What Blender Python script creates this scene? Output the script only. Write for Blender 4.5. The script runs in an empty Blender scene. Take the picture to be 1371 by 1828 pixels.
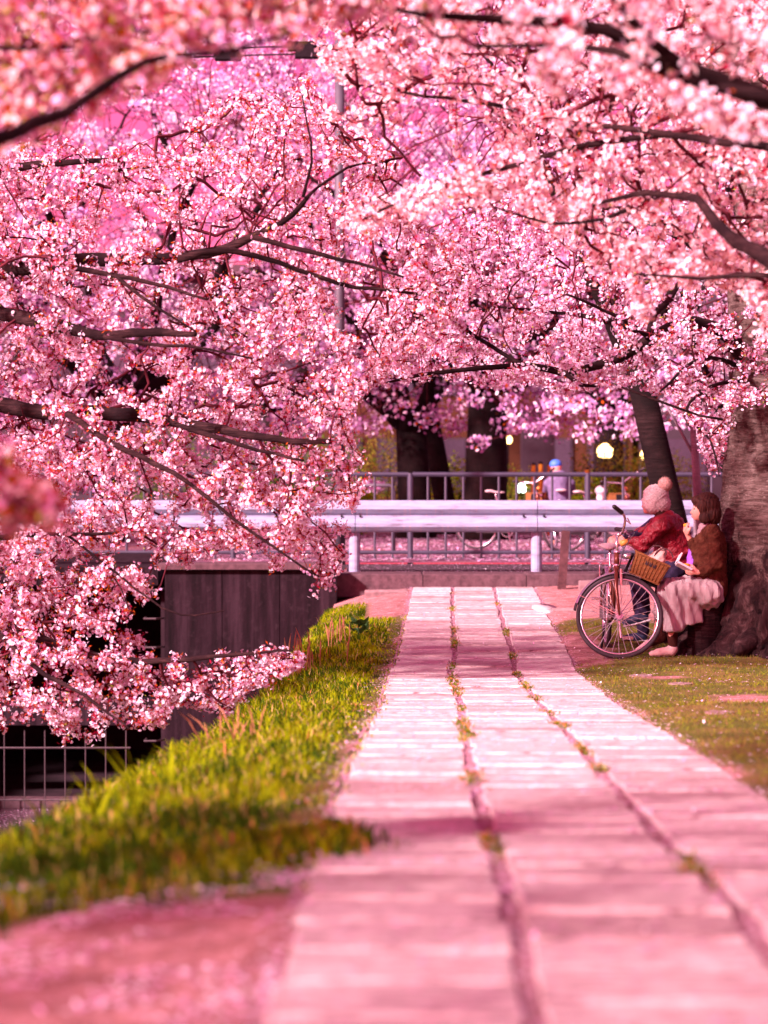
import bpy, math, random
import numpy as np
from mathutils import Vector, Matrix
random.seed(7)
rng = np.random.default_rng(11)
SC = bpy.context.scene
COL = SC.collection
R = math.radians

# ------------------------------------------------------------------ camera
CAMZ = 1.5
FPX = 4316.0
PITCH = math.atan2(64.0, FPX)
cam_d = bpy.data.cameras.new('camera')
cam = bpy.data.objects.new('camera', cam_d); COL.objects.link(cam)
cam.location = (0, 0, CAMZ)
cam.rotation_euler = (R(90) - PITCH, 0, 0)
cam_d.sensor_fit = 'VERTICAL'; cam_d.sensor_height = 36.0; cam_d.sensor_width = 27.0
cam_d.lens = 85.0
cam_d.clip_start = 0.1; cam_d.clip_end = 1500
cam_d.dof.use_dof = True; cam_d.dof.focus_distance = 19.2; cam_d.dof.aperture_fstop = 2.3
SC.camera = cam

# ------------------------------------------------------------------ light
SUN_EL = R(30)
sx, sy = -0.74, -0.67
n_ = math.hypot(sx, sy); sx /= n_; sy /= n_
sun_dir = Vector((sx * math.cos(SUN_EL), sy * math.cos(SUN_EL), math.sin(SUN_EL)))
world = bpy.data.worlds.new('World'); SC.world = world; world.use_nodes = True
wn = world.node_tree.nodes; wl = world.node_tree.links
bg = wn['Background']
sky = wn.new('ShaderNodeTexSky'); sky.sky_type = 'NISHITA'; sky.sun_disc = False
sky.sun_elevation = SUN_EL; sky.sun_rotation = math.atan2(sx, sy)
tint = wn.new('ShaderNodeMix'); tint.data_type = 'RGBA'; tint.blend_type = 'MULTIPLY'
tint.inputs[0].default_value = 1.0
tint.inputs[7].default_value = (2.7, 0.25, 0.55, 1)
wl.new(sky.outputs[0], tint.inputs[6]); wl.new(tint.outputs[2], bg.inputs[0])
bg.inputs[1].default_value = 0.050
sun_d = bpy.data.lights.new('sun', 'SUN'); sun_d.energy = 5.0; sun_d.angle = R(4)
sun_d.color = (1.0, 0.65, 0.71)
sun = bpy.data.objects.new('sun', sun_d); COL.objects.link(sun)
sun.rotation_euler = sun_dir.to_track_quat('Z', 'Y').to_euler()
SC.view_settings.view_transform = 'Standard'; SC.view_settings.look = 'None'
SC.view_settings.gamma = 1.0; SC.view_settings.exposure = 1.75
SC.view_settings.use_curve_mapping = False
SC.cycles.max_bounces = 7; SC.cycles.diffuse_bounces = 4; SC.cycles.glossy_bounces = 2
SC.cycles.transmission_bounces = 4; SC.cycles.transparent_max_bounces = 6
SC.cycles.use_denoising = True
SC.cycles.caustics_reflective = False; SC.cycles.caustics_refractive = False

# ------------------------------------------------------------------ pixel -> place
_u = (0.0, math.sin(PITCH), math.cos(PITCH)); _f = (0.0, math.cos(PITCH), -math.sin(PITCH))
def P(px, py, Y):
    dx = px - 685.5; dy = 914.0 - py
    ry = dy * _u[1] + FPX * _f[1]; rz = dy * _u[2] + FPX * _f[2]
    t = Y / ry
    return Vector((dx * t, Y, CAMZ + rz * t))
def Pn(px, py, Y):
    dx = px - 685.5; dy = 914.0 - py
    ry = dy * _u[1] + FPX * _f[1]; rz = dy * _u[2] + FPX * _f[2]
    t = Y / ry
    return np.stack([dx * t, Y, CAMZ + rz * t], 1)
def inpoly(x, y, poly):
    c = np.zeros(len(x), bool); n = len(poly)
    for i in range(n):
        x1, y1 = poly[i]; x2, y2 = poly[(i + 1) % n]
        if y1 == y2: continue
        m = ((y1 > y) != (y2 > y)) & (x < (x2 - x1) * (y - y1) / (y2 - y1) + x1)
        c ^= m
    return c
def wob(x, y, z=0, s=1.0, k=0):
    """cheap smooth numpy noise in -1..1"""
    x = np.asarray(x) * s; y = np.asarray(y) * s; z = np.asarray(z) * s
    return (np.sin(x * 1.7 + y * 2.3 + z * 1.1 + k) + np.sin(x * -2.9 + y * 1.3 + z * 2.7 + 2.1 * k + 1)
            + np.sin(x * 4.1 + y * -3.7 - z * 3.3 + 3 * k) * .6 + np.sin(x * 0.9 - y * 5.3 + z * 4.7 + k * 1.7) * .5) / 3.1

# ------------------------------------------------------------------ materials
M = {}
class NT:
    def __init__(s, name):
        s.m = bpy.data.materials.new(name); s.m.use_nodes = True
        s.n = s.m.node_tree.nodes; s.l = s.m.node_tree.links
        s.b = s.n['Principled BSDF']; s.out = s.n['Material Output']
    def node(s, t, **k):
        nd = s.n.new(t)
        for a, v in k.items(): setattr(nd, a, v)
        return nd
    def coord(s, scale=(1, 1, 1), kind='Object'):
        tc = s.node('ShaderNodeTexCoord'); mp = s.node('ShaderNodeMapping')
        mp.inputs['Scale'].default_value = scale
        s.l.new(tc.outputs[kind], mp.inputs['Vector']); return mp.outputs[0]
    def noise(s, vec, scale, detail=4, rough=.55, dist=0):
        t = s.node('ShaderNodeTexNoise'); t.inputs['Scale'].default_value = scale
        t.inputs['Detail'].default_value = detail; t.inputs['Roughness'].default_value = rough
        t.inputs['Distortion'].default_value = dist
        s.l.new(vec, t.inputs['Vector']); return t.outputs['Fac']
    def ramp(s, fac, stops):
        r = s.node('ShaderNodeValToRGB'); e = r.color_ramp.elements
        while len(e) < len(stops): e.new(.5)
        for i, (p, c) in enumerate(stops):
            e[i].position = p; e[i].color = (c[0], c[1], c[2], 1)
        s.l.new(fac, r.inputs[0]); return r.outputs[0]
    def mix(s, a, b, fac, mode='MIX'):
        m = s.node('ShaderNodeMix'); m.data_type = 'RGBA'; m.blend_type = mode
        for v, i in ((a, 6), (b, 7)):
            if isinstance(v, tuple): m.inputs[i].default_value = (v[0], v[1], v[2], 1)
            else: s.l.new(v, m.inputs[i])
        if isinstance(fac, (int, float)): m.inputs[0].default_value = fac
        else: s.l.new(fac, m.inputs[0])
        return m.outputs[2]
    def bump(s, fac, strength=.5, dist=.02):
        b = s.node('ShaderNodeBump'); b.inputs['Strength'].default_value = strength
        b.inputs['Distance'].default_value = dist
        s.l.new(fac, b.inputs['Height']); s.l.new(b.outputs[0], s.b.inputs['Normal'])
    def col(s, c):
        if isinstance(c, tuple): s.b.inputs['Base Color'].default_value = (c[0], c[1], c[2], 1)
        else: s.l.new(c, s.b.inputs['Base Color'])
    def done(s, rough=.8, metal=0.0, key=None):
        s.b.inputs['Roughness'].default_value = rough; s.b.inputs['Metallic'].default_value = metal
        if rough >= .75: s.b.inputs['Specular IOR Level'].default_value = .12
        M[key or s.m.name] = s.m; return s.m

def simple(name, c, rough=.7, metal=0, var=.25, scale=12, bump=0.0):
    t = NT(name); v = t.coord()
    f = t.noise(v, scale, 4)
    d = tuple(max(0, x * (1 - var)) for x in c); l = tuple(min(1, x * (1 + var)) for x in c)
    t.col(t.ramp(f, [(.3, d), (.7, l)]))
    if bump: t.bump(f, bump, .01)
    return t.done(rough, metal)
def leafy(name, c, trans, mixf=.4, rough=.6, var=.3):
    """thin petal / leaf: reflects and lets light through"""
    t = NT(name); v = t.coord()
    f = t.noise(v, 9, 2)
    d = tuple(max(0, x * (1 - var)) for x in c); l = tuple(min(1, x * (1 + var)) for x in c)
    col = t.ramp(f, [(.35, d), (.65, l)])
    df = t.node('ShaderNodeBsdfDiffuse'); tr = t.node('ShaderNodeBsdfTranslucent'); mx = t.node('ShaderNodeMixShader')
    t.l.new(col, df.inputs[0]); tr.inputs[0].default_value = (*trans, 1); mx.inputs[0].default_value = mixf
    t.l.new(df.outputs[0], mx.inputs[1]); t.l.new(tr.outputs[0], mx.inputs[2]); t.l.new(mx.outputs[0], t.out.inputs[0])
    M[name] = t.m
leafy('petal_pale', (.92, .88, 1.0), (.90, .50, .82), .30, var=.06)
leafy('petal_pink', (.86, .52, .80), (.86, .26, .58), .30, var=.12)
leafy('petal_core', (.34, .010, .045), (.5, .015, .05), .3)
leafy('leaf_copper', (.44, .09, .015), (.62, .12, .01), .35)
leafy('leaf_young', (.30, .34, .05), (.4, .45, .03), .4)
leafy('petal_far', (.92, .85, .98), (.86, .58, .88), .40, var=.10)
leafy('petal_far_deep', (.52, .30, .56), (.5, .22, .45), .40, var=.15)
leafy('petal_salmon', (.95, .77, .76), (.95, .50, .50), .34, var=.06)
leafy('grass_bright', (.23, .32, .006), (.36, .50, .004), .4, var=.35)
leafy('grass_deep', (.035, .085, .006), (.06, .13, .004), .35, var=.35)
leafy('grass_straw', (.42, .34, .12), (.42, .30, .06), .3, var=.3)
leafy('grass_rust', (.50, .20, .08), (.5, .18, .05), .3, var=.25)
leafy('reed_dry', (.50, .26, .14), (.5, .2, .08), .3, var=.25)
leafy('lawn_olive', (.12, .16, .02), (.14, .18, .01), .3, var=.45)
leafy('lawn_brown', (.22, .16, .05), (.18, .12, .02), .25, var=.35)
leafy('shrub_leaf', (.09, .17, .02), (.12, .22, .01), .3, var=.4)
leafy('shrub_ochre', (.30, .30, .04), (.35, .3, .03), .3, var=.3)
leafy('broad_leaf', (.05, .13, .04), (.06, .16, .02), .2, var=.3)

def bark(name, c1, c2, c3, zs=1.0):
    t = NT(name); v = t.coord((1, 1, 9)); v2 = t.coord((1, 1, 1))
    a = t.noise(v, 9 * zs, 6, .65, .3); b = t.noise(v2, 3, 3)
    c = t.ramp(a, [(.30, c1), (.5, c2), (.68, c3)])
    t.col(t.mix(c, c1, t.ramp(b, [(.45, (0, 0, 0)), (.62, (1, 1, 1))])))
    t.bump(a, .8, .02); return t.done(.9)
bark('bark_branch', (.008, .003, .004), (.021, .009, .010), (.048, .024, .024))
bark('bark_far', (.005, .003, .003), (.010, .005, .005), (.019, .011, .011), .5)
bark('bark_pale', (.16, .13, .15), (.28, .25, .28), (.36, .33, .36))
simple('twig', (.075, .012, .020), .85, var=.5, scale=6)
# main trunk bark: ringed above, broken plates below
t = NT('bark_trunk'); v = t.coord((1, 1, 5.0)); v1 = t.coord((1, 1, .55)); v2 = t.coord()
rings = t.noise(v, 7, 8, .72, .4); plates = t.noise(v1, 7.5, 6, .7, .9); spots = t.noise(v2, 38, 4, .6)
sep = t.node('ShaderNodeSeparateXYZ'); t.l.new(t.coord(kind='Object'), sep.inputs[0])
mr = t.node('ShaderNodeMapRange'); mr.inputs[1].default_value = .2; mr.inputs[2].default_value = 1.5
t.l.new(sep.outputs[2], mr.inputs[0])
mth = t.node('ShaderNodeMath', operation='MULTIPLY_ADD'); mth.inputs[1].default_value = 1.1; t.l.new(plates, mth.inputs[0])
msub = t.node('ShaderNodeMath', operation='SUBTRACT'); msub.inputs[1].default_value = .55; t.l.new(mr.outputs[0], msub.inputs[0]); t.l.new(msub.outputs[0], mth.inputs[2])
hmask = t.ramp(mth.outputs[0], [(.42, (0, 0, 0)), (.55, (1, 1, 1))])
up = t.ramp(rings, [(.34, (.030, .015, .014)), (.48, (.090, .060, .052)), (.62, (.17, .13, .115))])
up = t.mix(up, (.23, .20, .17), t.ramp(spots, [(.58, (0, 0, 0)), (.70, (.6, .6, .6))]))
lowc = t.ramp(plates, [(.38, (.008, .004, .005)), (.54, (.035, .018, .018)), (.70, (.11, .070, .066))])
t.col(t.mix(lowc, up, hmask))
hb = t.mix(plates, rings, hmask)
t.bump(hb, 1.0, .03); t.done(.92)

# concrete slabs: rough, streaked across
t = NT('slab_concrete'); v = t.coord((1, 9, 1), 'Object'); v2 = t.coord()
oi = t.node('ShaderNodeObjectInfo')
va = t.node('ShaderNodeVectorMath', operation='ADD'); t.l.new(v, va.inputs[0])
cmb = t.node('ShaderNodeCombineXYZ'); mm = t.node('ShaderNodeMath', operation='MULTIPLY'); mm.inputs[1].default_value = 60
t.l.new(oi.outputs['Random'], mm.inputs[0]); t.l.new(mm.outputs[0], cmb.inputs[0]); t.l.new(mm.outputs[0], cmb.inputs[1]); t.l.new(cmb.outputs[0], va.inputs[1])
st = t.noise(va.outputs[0], 5, 6, .65); gr = t.noise(v2, 55, 3, .6)
c = t.ramp(st, [(.33, (.11, .045, .05)), (.42, (.38, .29, .29)), (.55, (.66, .60, .555))])
c = t.mix(c, (.30, .18, .18), t.ramp(gr, [(.56, (0, 0, 0)), (.72, (.55, .55, .55))]))
tone = t.ramp(oi.outputs['Random'], [(0, (.66, .56, .56)), (.3, (.90, .88, .88)), (1, (1.0, 1.0, 1.0))])
t.col(t.mix(c, tone, 1.0, 'MULTIPLY'))
t.bump(t.mix(st, gr, .35), .7, .012); t.done(.62)

# ground: soil, petal litter and the green under the blades, split by a painted-on mask of what lies where
t = NT('ground_soil'); v = t.coord()
big = t.noise(v, 1.4, 5, .6); fine = t.noise(v, 45, 4, .7); mid = t.noise(v, 9, 5, .6)
soil = t.ramp(mid, [(.3, (.20, .085, .075)), (.6, (.40, .20, .19)), (.75, (.52, .31, .32))])
soil = t.mix(soil, (.72, .46, .56), t.ramp(fine, [(.58, (0, 0, 0)), (.66, (.8, .8, .8))]))
soil = t.mix(soil, (.11, .05, .045), t.ramp(fine, [(.26, (.85, .85, .85)), (.38, (0, 0, 0))]))
turf = t.ramp(fine, [(.3, (.035, .045, .008)), (.55, (.10, .11, .02)), (.75, (.19, .14, .05))])
turf = t.mix(turf, (.20, .13, .05), t.ramp(big, [(.45, (0, 0, 0)), (.62, (.75, .75, .75))]))
at = t.node('ShaderNodeAttribute', attribute_name='turf')
t.col(t.mix(soil, turf, at.outputs['Fac'])); t.bump(fine, .7, .02); t.done(.95)

t = NT('petal_litter'); v = t.coord(); a = t.noise(v, 22, 4, .7); b = t.noise(v, 1.1, 4)
c = t.ramp(a, [(.40, (.05, .022, .03)), (.54, (.14, .06, .10)), (.68, (.40, .24, .33))])
t.col(t.mix(c, (.24, .11, .10), t.ramp(b, [(.5, (0, 0, 0)), (.65, (.7, .7, .7))]))); t.done(.9)
simple('asphalt', (.04, .03, .035), .9, var=.3, scale=40, bump=.3)
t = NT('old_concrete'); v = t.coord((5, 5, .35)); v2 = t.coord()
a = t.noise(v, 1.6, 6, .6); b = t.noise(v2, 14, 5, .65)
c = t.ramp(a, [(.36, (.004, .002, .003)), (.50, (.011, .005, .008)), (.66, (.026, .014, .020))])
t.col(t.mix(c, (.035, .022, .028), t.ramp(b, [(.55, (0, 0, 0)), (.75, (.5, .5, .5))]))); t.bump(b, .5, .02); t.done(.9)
simple('kerb_concrete', (.085, .05, .058), .9, var=.35, scale=16, bump=.4)
simple('pale_stone', (.22, .15, .15), .85, var=.25, scale=20, bump=.4)
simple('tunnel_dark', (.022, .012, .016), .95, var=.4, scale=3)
t = NT('water'); v = t.coord((1, .4, 1)); a = t.noise(v, 5, 4)
t.col((.10, .06, .08)); t.bump(a, .25, .03); t.done(.08)
t = NT('rail_paint'); v = t.coord((1, 1, 6)); a = t.noise(v, 4, 6, .65); b = t.noise(t.coord((9, 1, .6)), 3, 4)
c = t.ramp(a, [(.30, (.15, .14, .19)), (.46, (.22, .27, .38)), (.7, (.28, .36, .48))])
t.col(t.mix(c, (.38, .30, .34), t.ramp(b, [(.54, (0, 0, 0)), (.70, (.6, .6, .6))]))); t.done(.42)
simple('fence_grey', (.035, .035, .06), .5, var=.2, scale=6)
simple('pole_grey', (.06, .055, .075), .6, var=.2, scale=6)
simple('dark_wood', (.07, .033, .036), .8, var=.4, scale=14, bump=.5)
simple('rust_iron', (.045, .028, .034), .6, var=.3, scale=20)
simple('dark_metal', (.010, .007, .010), .8, var=.3)
simple('yellow_paint', (.75, .35, .02), .6, var=.15)
simple('steel', (.72, .68, .72), .25, metal=.9, var=.08)
simple('spoke_steel', (.40, .34, .38), .6, metal=.5, var=.08)
simple('tyre_rubber', (.028, .018, .024), .7, var=.2)
simple('frame_copper', (.17, .048, .028), .32, metal=.35, var=.12)
simple('black_plastic', (.02, .014, .018), .45, var=.2)
simple('saddle_cream', (.50, .40, .40), .5, var=.1)
simple('grip_tan', (.62, .27, .05), .5, var=.2)
t = NT('wicker'); v = t.coord(); w = t.node('ShaderNodeTexWave'); w.bands_direction = 'Z'; w.inputs['Scale'].default_value = 30; w.inputs['Distortion'].default_value = 1.5
t.l.new(v, w.inputs['Vector']); a = t.noise(v, 60, 3)
t.col(t.mix(t.ramp(w.outputs['Fac'], [(.1, (.12, .045, .01)), (.7, (.42, .18, .03))]), (.20, .07, .02), a)); t.bump(w.outputs['Fac'], .8, .006); t.done(.7)
simple('skin', (.72, .36, .27), .5, var=.06, scale=20)
t = NT('hair_brown'); a = t.noise(t.coord((1, 1, .12)), 90, 3, .6)
t.col(t.ramp(a, [(.3, (.012, .004, .004)), (.7, (.075, .024, .016))])); t.bump(a, 1.0, .01); t.done(.65); t.b.inputs['Specular IOR Level'].default_value = .2
t = NT('knit_cream'); v = t.coord(); a = t.noise(v, 75, 3, .6); b = t.noise(t.coord((1, 1, 1)), 25, 2)
t.col(t.ramp(a, [(.3, (.46, .40, .37)), (.6, (.82, .77, .72))])); t.bump(t.mix(a, b, .5), 1.0, .02); t.done(.95)
simple('pompom_tan', (.60, .40, .34), .95, var=.35, scale=60, bump=1.0)
t = NT('jacket_red'); v = t.coord(); a = t.noise(v, 14, 4, .6)
t.col(t.ramp(a, [(.3, (.15, .003, .010)), (.7, (.30, .008, .024))])); t.bump(a, .9, .05); t.done(.45)
t = NT('cardigan_brown'); v = t.coord(); a = t.noise(v, 22, 4, .6)
t.col(t.ramp(a, [(.3, (.05, .014, .008)), (.7, (.12, .045, .025))])); t.bump(a, .7, .03); t.done(.85)
simple('scarf_grey', (.36, .26, .28), .9, var=.3, scale=40, bump=.5)
t = NT('skirt_cream'); v = t.coord((1, 1, .35)); a = t.noise(v, 13, 3, .5)
t.col(t.ramp(a, [(.3, (.34, .30, .30)), (.7, (.50, .45, .44))])); t.bump(a, .8, .05); t.done(.85)
simple('trousers_dark', (.035, .025, .06), .8, var=.4)
simple('sock_dark', (.05, .016, .012), .9, var=.3)
simple('shoe_pale', (.62, .42, .38), .6, var=.15)
simple('shoe_navy', (.02, .03, .08), .6, var=.3)
simple('white_plastic', (.80, .76, .78), .4, var=.05)
simple('food_yellow', (.80, .42, .03), .6, var=.2)
simple('purple_cloth', (.28, .08, .50), .7, var=.3)
simple('bag_beige', (.52, .34, .29), .8, var=.25, scale=18, bump=.5)
simple('cap_blue', (.04, .16, .60), .6, var=.1)
simple('jacket_grey', (.13, .11, .20), .8, var=.3)
simple('wall_orange', (.060, .024, .012), .85, var=.3, scale=1.5)
simple('wall_pale', (.045, .032, .042), .85, var=.15, scale=2)
simple('roof_dark', (.08, .05, .06), .8, var=.2)
simple('window_dark', (.05, .04, .06), .2, var=.2)
def emit(name, c, s):
    t = NT(name); t.col(c); t.b.inputs['Emission Color'].default_value = (*c, 1); t.b.inputs['Emission Strength'].default_value = s
    t.done(.5)
emit('lamp_warm', (1, .60, .20), 3.5); emit('lamp_white', (.75, 1, .85), 4); emit('window_lit', (1, .42, .10), .30)

# ------------------------------------------------------------------ object helpers
def meta(o, label=None, cat=None, group=None, kind=None):
    if label: o['label'] = label
    if cat: o['category'] = cat
    if group: o['group'] = group
    if kind: o['kind'] = kind
    return o
def thing(name, label, cat, loc=(0, 0, 0), rz=0, group=None):
    o = bpy.data.objects.new(name, None); COL.objects.link(o)
    o.location = loc; o.rotation_euler = (0, 0, rz); o.empty_display_size = .1
    return meta(o, label, cat, group)
class MB:
    def __init__(s): s.v = []; s.f = []
    def add(s, vs, fs):
        b = len(s.v); s.v += [tuple(v) for v in vs]; s.f += [tuple(i + b for i in f) for f in fs]; return s
    def box(s, x0, x1, y0, y1, z0, z1, m=None, bev=0):
        if bev:
            vs = []; b = bev
            for (z, k) in ((z0, 0), (z1 - b, 0), (z1, b)):
                vs += [(x0 + k, y0 + k, z), (x1 - k, y0 + k, z), (x1 - k, y1 - k, z), (x0 + k, y1 - k, z)]
            fs = [(3, 2, 1, 0), (8, 9, 10, 11)]
            for r in (0, 4):
                for i in range(4): fs.append((r + i, r + (i + 1) % 4, r + 4 + (i + 1) % 4, r + 4 + i))
        else:
            vs = [(x, y, z) for z in (z0, z1) for x, y in ((x0, y0), (x1, y0), (x1, y1), (x0, y1))]
            fs = [(3, 2, 1, 0), (4, 5, 6, 7), (0, 1, 5, 4), (1, 2, 6, 5), (2, 3, 7, 6), (3, 0, 4, 7)]
        if m is not None: vs = [m @ Vector(v) for v in vs]
        return s.add(vs, fs)
    def tube(s, pts, rad, n=8, caps=True, flat=1.0):
        pts = [Vector(p) for p in pts]
        if not hasattr(rad, '__len__'): rad = [rad] * len(pts)
        vs = []; fs = []; up = None
        for i, p in enumerate(pts):
            d = (pts[min(i + 1, len(pts) - 1)] - pts[max(i - 1, 0)]).normalized()
            if up is None:
                up = Vector((0, 0, 1)) if abs(d.z) < .9 else Vector((1, 0, 0))
            a = d.cross(up).normalized(); b = a.cross(d).normalized(); up = b
            for k in range(n):
                an = 2 * math.pi * k / n
                vs.append(p + a * math.cos(an) * rad[i] + b * math.sin(an) * rad[i] * flat)
        for i in range(len(pts) - 1):
            for k in range(n):
                fs.append((i * n + k, i * n + (k + 1) % n, (i + 1) * n + (k + 1) % n, (i + 1) * n + k))
        if caps:
            fs.append(tuple(range(n))[::-1]); fs.append(tuple((len(pts) - 1) * n + k for k in range(n)))
        return s.add(vs, fs)
    def torus(s, c, ax, R0, r, n=40, m=8, a0=0, a1=2 * math.pi, flat=1.0, ref=None):
        ax = Vector(ax).normalized(); c = Vector(c)
        ref = Vector(ref) if ref else (Vector((0, 0, 1)) if abs(ax.z) < .9 else Vector((1, 0, 0)))
        u = (ref - ax * ref.dot(ax)).normalized(); w = ax.cross(u)
        full = abs(a1 - a0 - 2 * math.pi) < 1e-4; k = n if full else n + 1
        vs = []; fs = []
        for i in range(k):
            a = a0 + (a1 - a0) * i / n; d = u * math.cos(a) + w * math.sin(a)
            for j in range(m):
                b = 2 * math.pi * j / m
                vs.append(c + d * (R0 + r * math.cos(b)) + ax * r * flat * math.sin(b))
        for i in range(n):
            for j in range(m):
                i2 = (i + 1) % k
                fs.append((i * m + j, i2 * m + j, i2 * m + (j + 1) % m, i * m + (j + 1) % m))
        return s.add(vs, fs)
    def ball(s, c, r, n=12, m=8, sc=(1, 1, 1)):
        vs = [Vector(c) + Vector((0, 0, -r * sc[2]))]; fs = []
        for j in range(1, m):
            t = math.pi * j / m
            for i in range(n):
                a = 2 * math.pi * i / n
                vs.append(Vector(c) + Vector((r * sc[0] * math.sin(t) * math.cos(a), r * sc[1] * math.sin(t) * math.sin(a), -r * sc[2] * math.cos(t))))
        vs.append(Vector(c) + Vector((0, 0, r * sc[2])))
        for i in range(n): fs.append((0, 1 + (i + 1) % n, 1 + i))
        for j in range(m - 2):
            for i in range(n):
                fs.append((1 + j * n + i, 1 + j * n + (i + 1) % n, 1 + (j + 1) * n + (i + 1) % n, 1 + (j + 1) * n + i))
        b = 1 + (m - 2) * n; L = len(vs) - 1
        for i in range(n): fs.append((b + i, b + (i + 1) % n, L))
        return s.add(vs, fs)
    def build(s, name, mat, parent=None, smooth=False, local=False):
        me = bpy.data.meshes.new(name)
        vs = s.v
        if parent is not None and not local:   # vertices given in world metres
            inv = parent_matrix(parent).inverted()
            vs = [tuple(inv @ Vector(v)) for v in vs]
        me.from_pydata(vs, [], s.f)
        me.materials.append(M[mat] if isinstance(mat, str) else mat)
        if smooth: me.polygons.foreach_set('use_smooth', [True] * len(me.polygons))
        o = bpy.data.objects.new(name, me); COL.objects.link(o); o.parent = parent
        return o
def parent_matrix(o):
    m = Matrix.Translation(o.location) @ o.rotation_euler.to_matrix().to_4x4() @ Matrix.Diagonal((*o.scale, 1))
    return parent_matrix(o.parent) @ m if o.parent else m
def npmesh(name, V, loops, sizes, mats, midx, parent=None, kind=None, smooth=False):
    """fast mesh from numpy arrays. V world metres"""
    V = np.asarray(V, np.float32)
    if parent is not None:
        off = np.array(parent.location, np.float32); V = V - off
    me = bpy.data.meshes.new(name)
    me.vertices.add(len(V)); me.vertices.foreach_set('co', V.ravel())
    me.loops.add(len(loops)); me.loops.foreach_set('vertex_index', np.asarray(loops, np.int32))
    sizes = np.asarray(sizes, np.int32); st = np.concatenate([[0], np.cumsum(sizes)[:-1]]).astype(np.int32)
    me.polygons.add(len(sizes)); me.polygons.foreach_set('loop_start', st); me.polygons.foreach_set('loop_total', sizes)
    for m in mats: me.materials.append(M[m])
    if midx is not None: me.polygons.foreach_set('material_index', np.asarray(midx, np.int32))
    if smooth: me.polygons.foreach_set('use_smooth', np.ones(len(sizes), bool))
    me.update(calc_edges=True)
    o = bpy.data.objects.new(name, me); COL.objects.link(o); o.parent = parent
    if kind: o['kind'] = kind
    return o

# ------------------------------------------------------------------ terrain
PY = [-30, 0, 3, 5.4, 6.7, 8.6, 11.9, 14.5, 18.4, 20, 24, 27.8, 60]
PZ = [.50, .52, .54, .55, .47, .40, .26, .12, .01, .01, .10, .22, .22]
_gy = np.linspace(-30, 60, 901); _gz = np.interp(_gy, PY, PZ)
_k = np.exp(-np.linspace(-2, 2, 15) ** 2); _k /= _k.sum(); _gz = np.convolve(np.pad(_gz, 7, 'edge'), _k, 'valid')
def prof(Y): return np.interp(Y, _gy, _gz)
LX = ([-30, 0, 4.27, 5.4, 8.6, 11.9, 14.5, 18.4, 20, 24, 27.8, 60], [-.25, -.25, -.23, -.21, -.17, -.10, -.03, .02, .10, .20, .31, .31])
_gx = np.interp(_gy, *LX); _gx = np.convolve(np.pad(_gx, 7, 'edge'), _k, 'valid')
def leftx(Y): return np.interp(Y, _gy, _gx)
def pw(Y): return np.interp(Y, [0, 20, 28], [1.5, 1.46, 1.44])     # path width
XE = ([-30, 0, 3, 5, 7, 8.6, 12, 16, 20, 24, 27.2, 60], [-6, -5, -3.4, -2.2, -1.6, -1.27, -1.08, -.98, -.88, -.75, -.6, -.6])
def edgex(Y): return np.interp(Y, *XE)
BED = -2.32
def H(X, Y):
    X = np.asarray(X, float); Y = np.asarray(Y, float)
    b = prof(Y); lx = leftx(Y); e = edgex(Y)
    rx = lx + pw(Y)
    z = b.copy() if hasattr(b, 'copy') else np.array(b)
    und = wob(X, Y, 0, 1.1) * .025
    onp = (X > lx - .05) & (X < rx + .05)
    t = np.clip((lx - X) / np.maximum(lx - e, .05), 0, 1)
    z = z + np.where(X < lx, -.02 - .17 * t ** 1.6 + und * t, 0)
    d = np.clip((e - X) / 1.5, 0, 1)
    bank = np.where(X < e, (d ** .75), 0)
    z = z * (1 - bank) + (BED - .1) * bank
    f = np.clip((-6.1 - X) / 1.4, 0, 1) ** .8
    z = np.where(X < -6.1, (BED - .1) * (1 - f) + .3 * f, z)
    q = np.clip((X - rx) / .5, 0, 1)
    z = z + np.where(X > rx, q * (.01 + und), 0)
    return z
def hz(x, y): return float(H(x, y))

def axis(segs):
    out = []
    for a, b, s in segs: out += list(np.arange(a, b - 1e-6, s))
    return np.array(out + [segs[-1][1]])
xs = axis([(-90, -9, 8), (-9, -3, .35), (-3, 4, .09), (4, 8, .4), (8, 90, 8)])
ys = axis([(-30, 2, 2), (2, 28.0, .13), (28.0, 28.15, .15)])
GX, GY = np.meshgrid(xs, ys)
GZ = H(GX, GY)
inpath = (GX > leftx(GY) + .01) & (GX < leftx(GY) + pw(GY) - .01)
GZ = GZ - .035 * (inpath) + 0.004 * wob(GX, GY, 0, 9)
nx, ny = len(xs), len(ys)
V = np.stack([GX, GY, GZ], 2).reshape(-1, 3)
i, j = np.meshgrid(np.arange(nx - 1), np.arange(ny - 1)); a = (j * nx + i).ravel()
loops = np.stack([a, a + 1, a + 1 + nx, a + nx], 1).ravel()
ground = npmesh('ground', V, loops, np.full(len(a), 4), ['ground_soil'], None, smooth=True)
meta(ground, 'pink petal-strewn earth and turf beside the slab path', None, None, 'structure')
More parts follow.
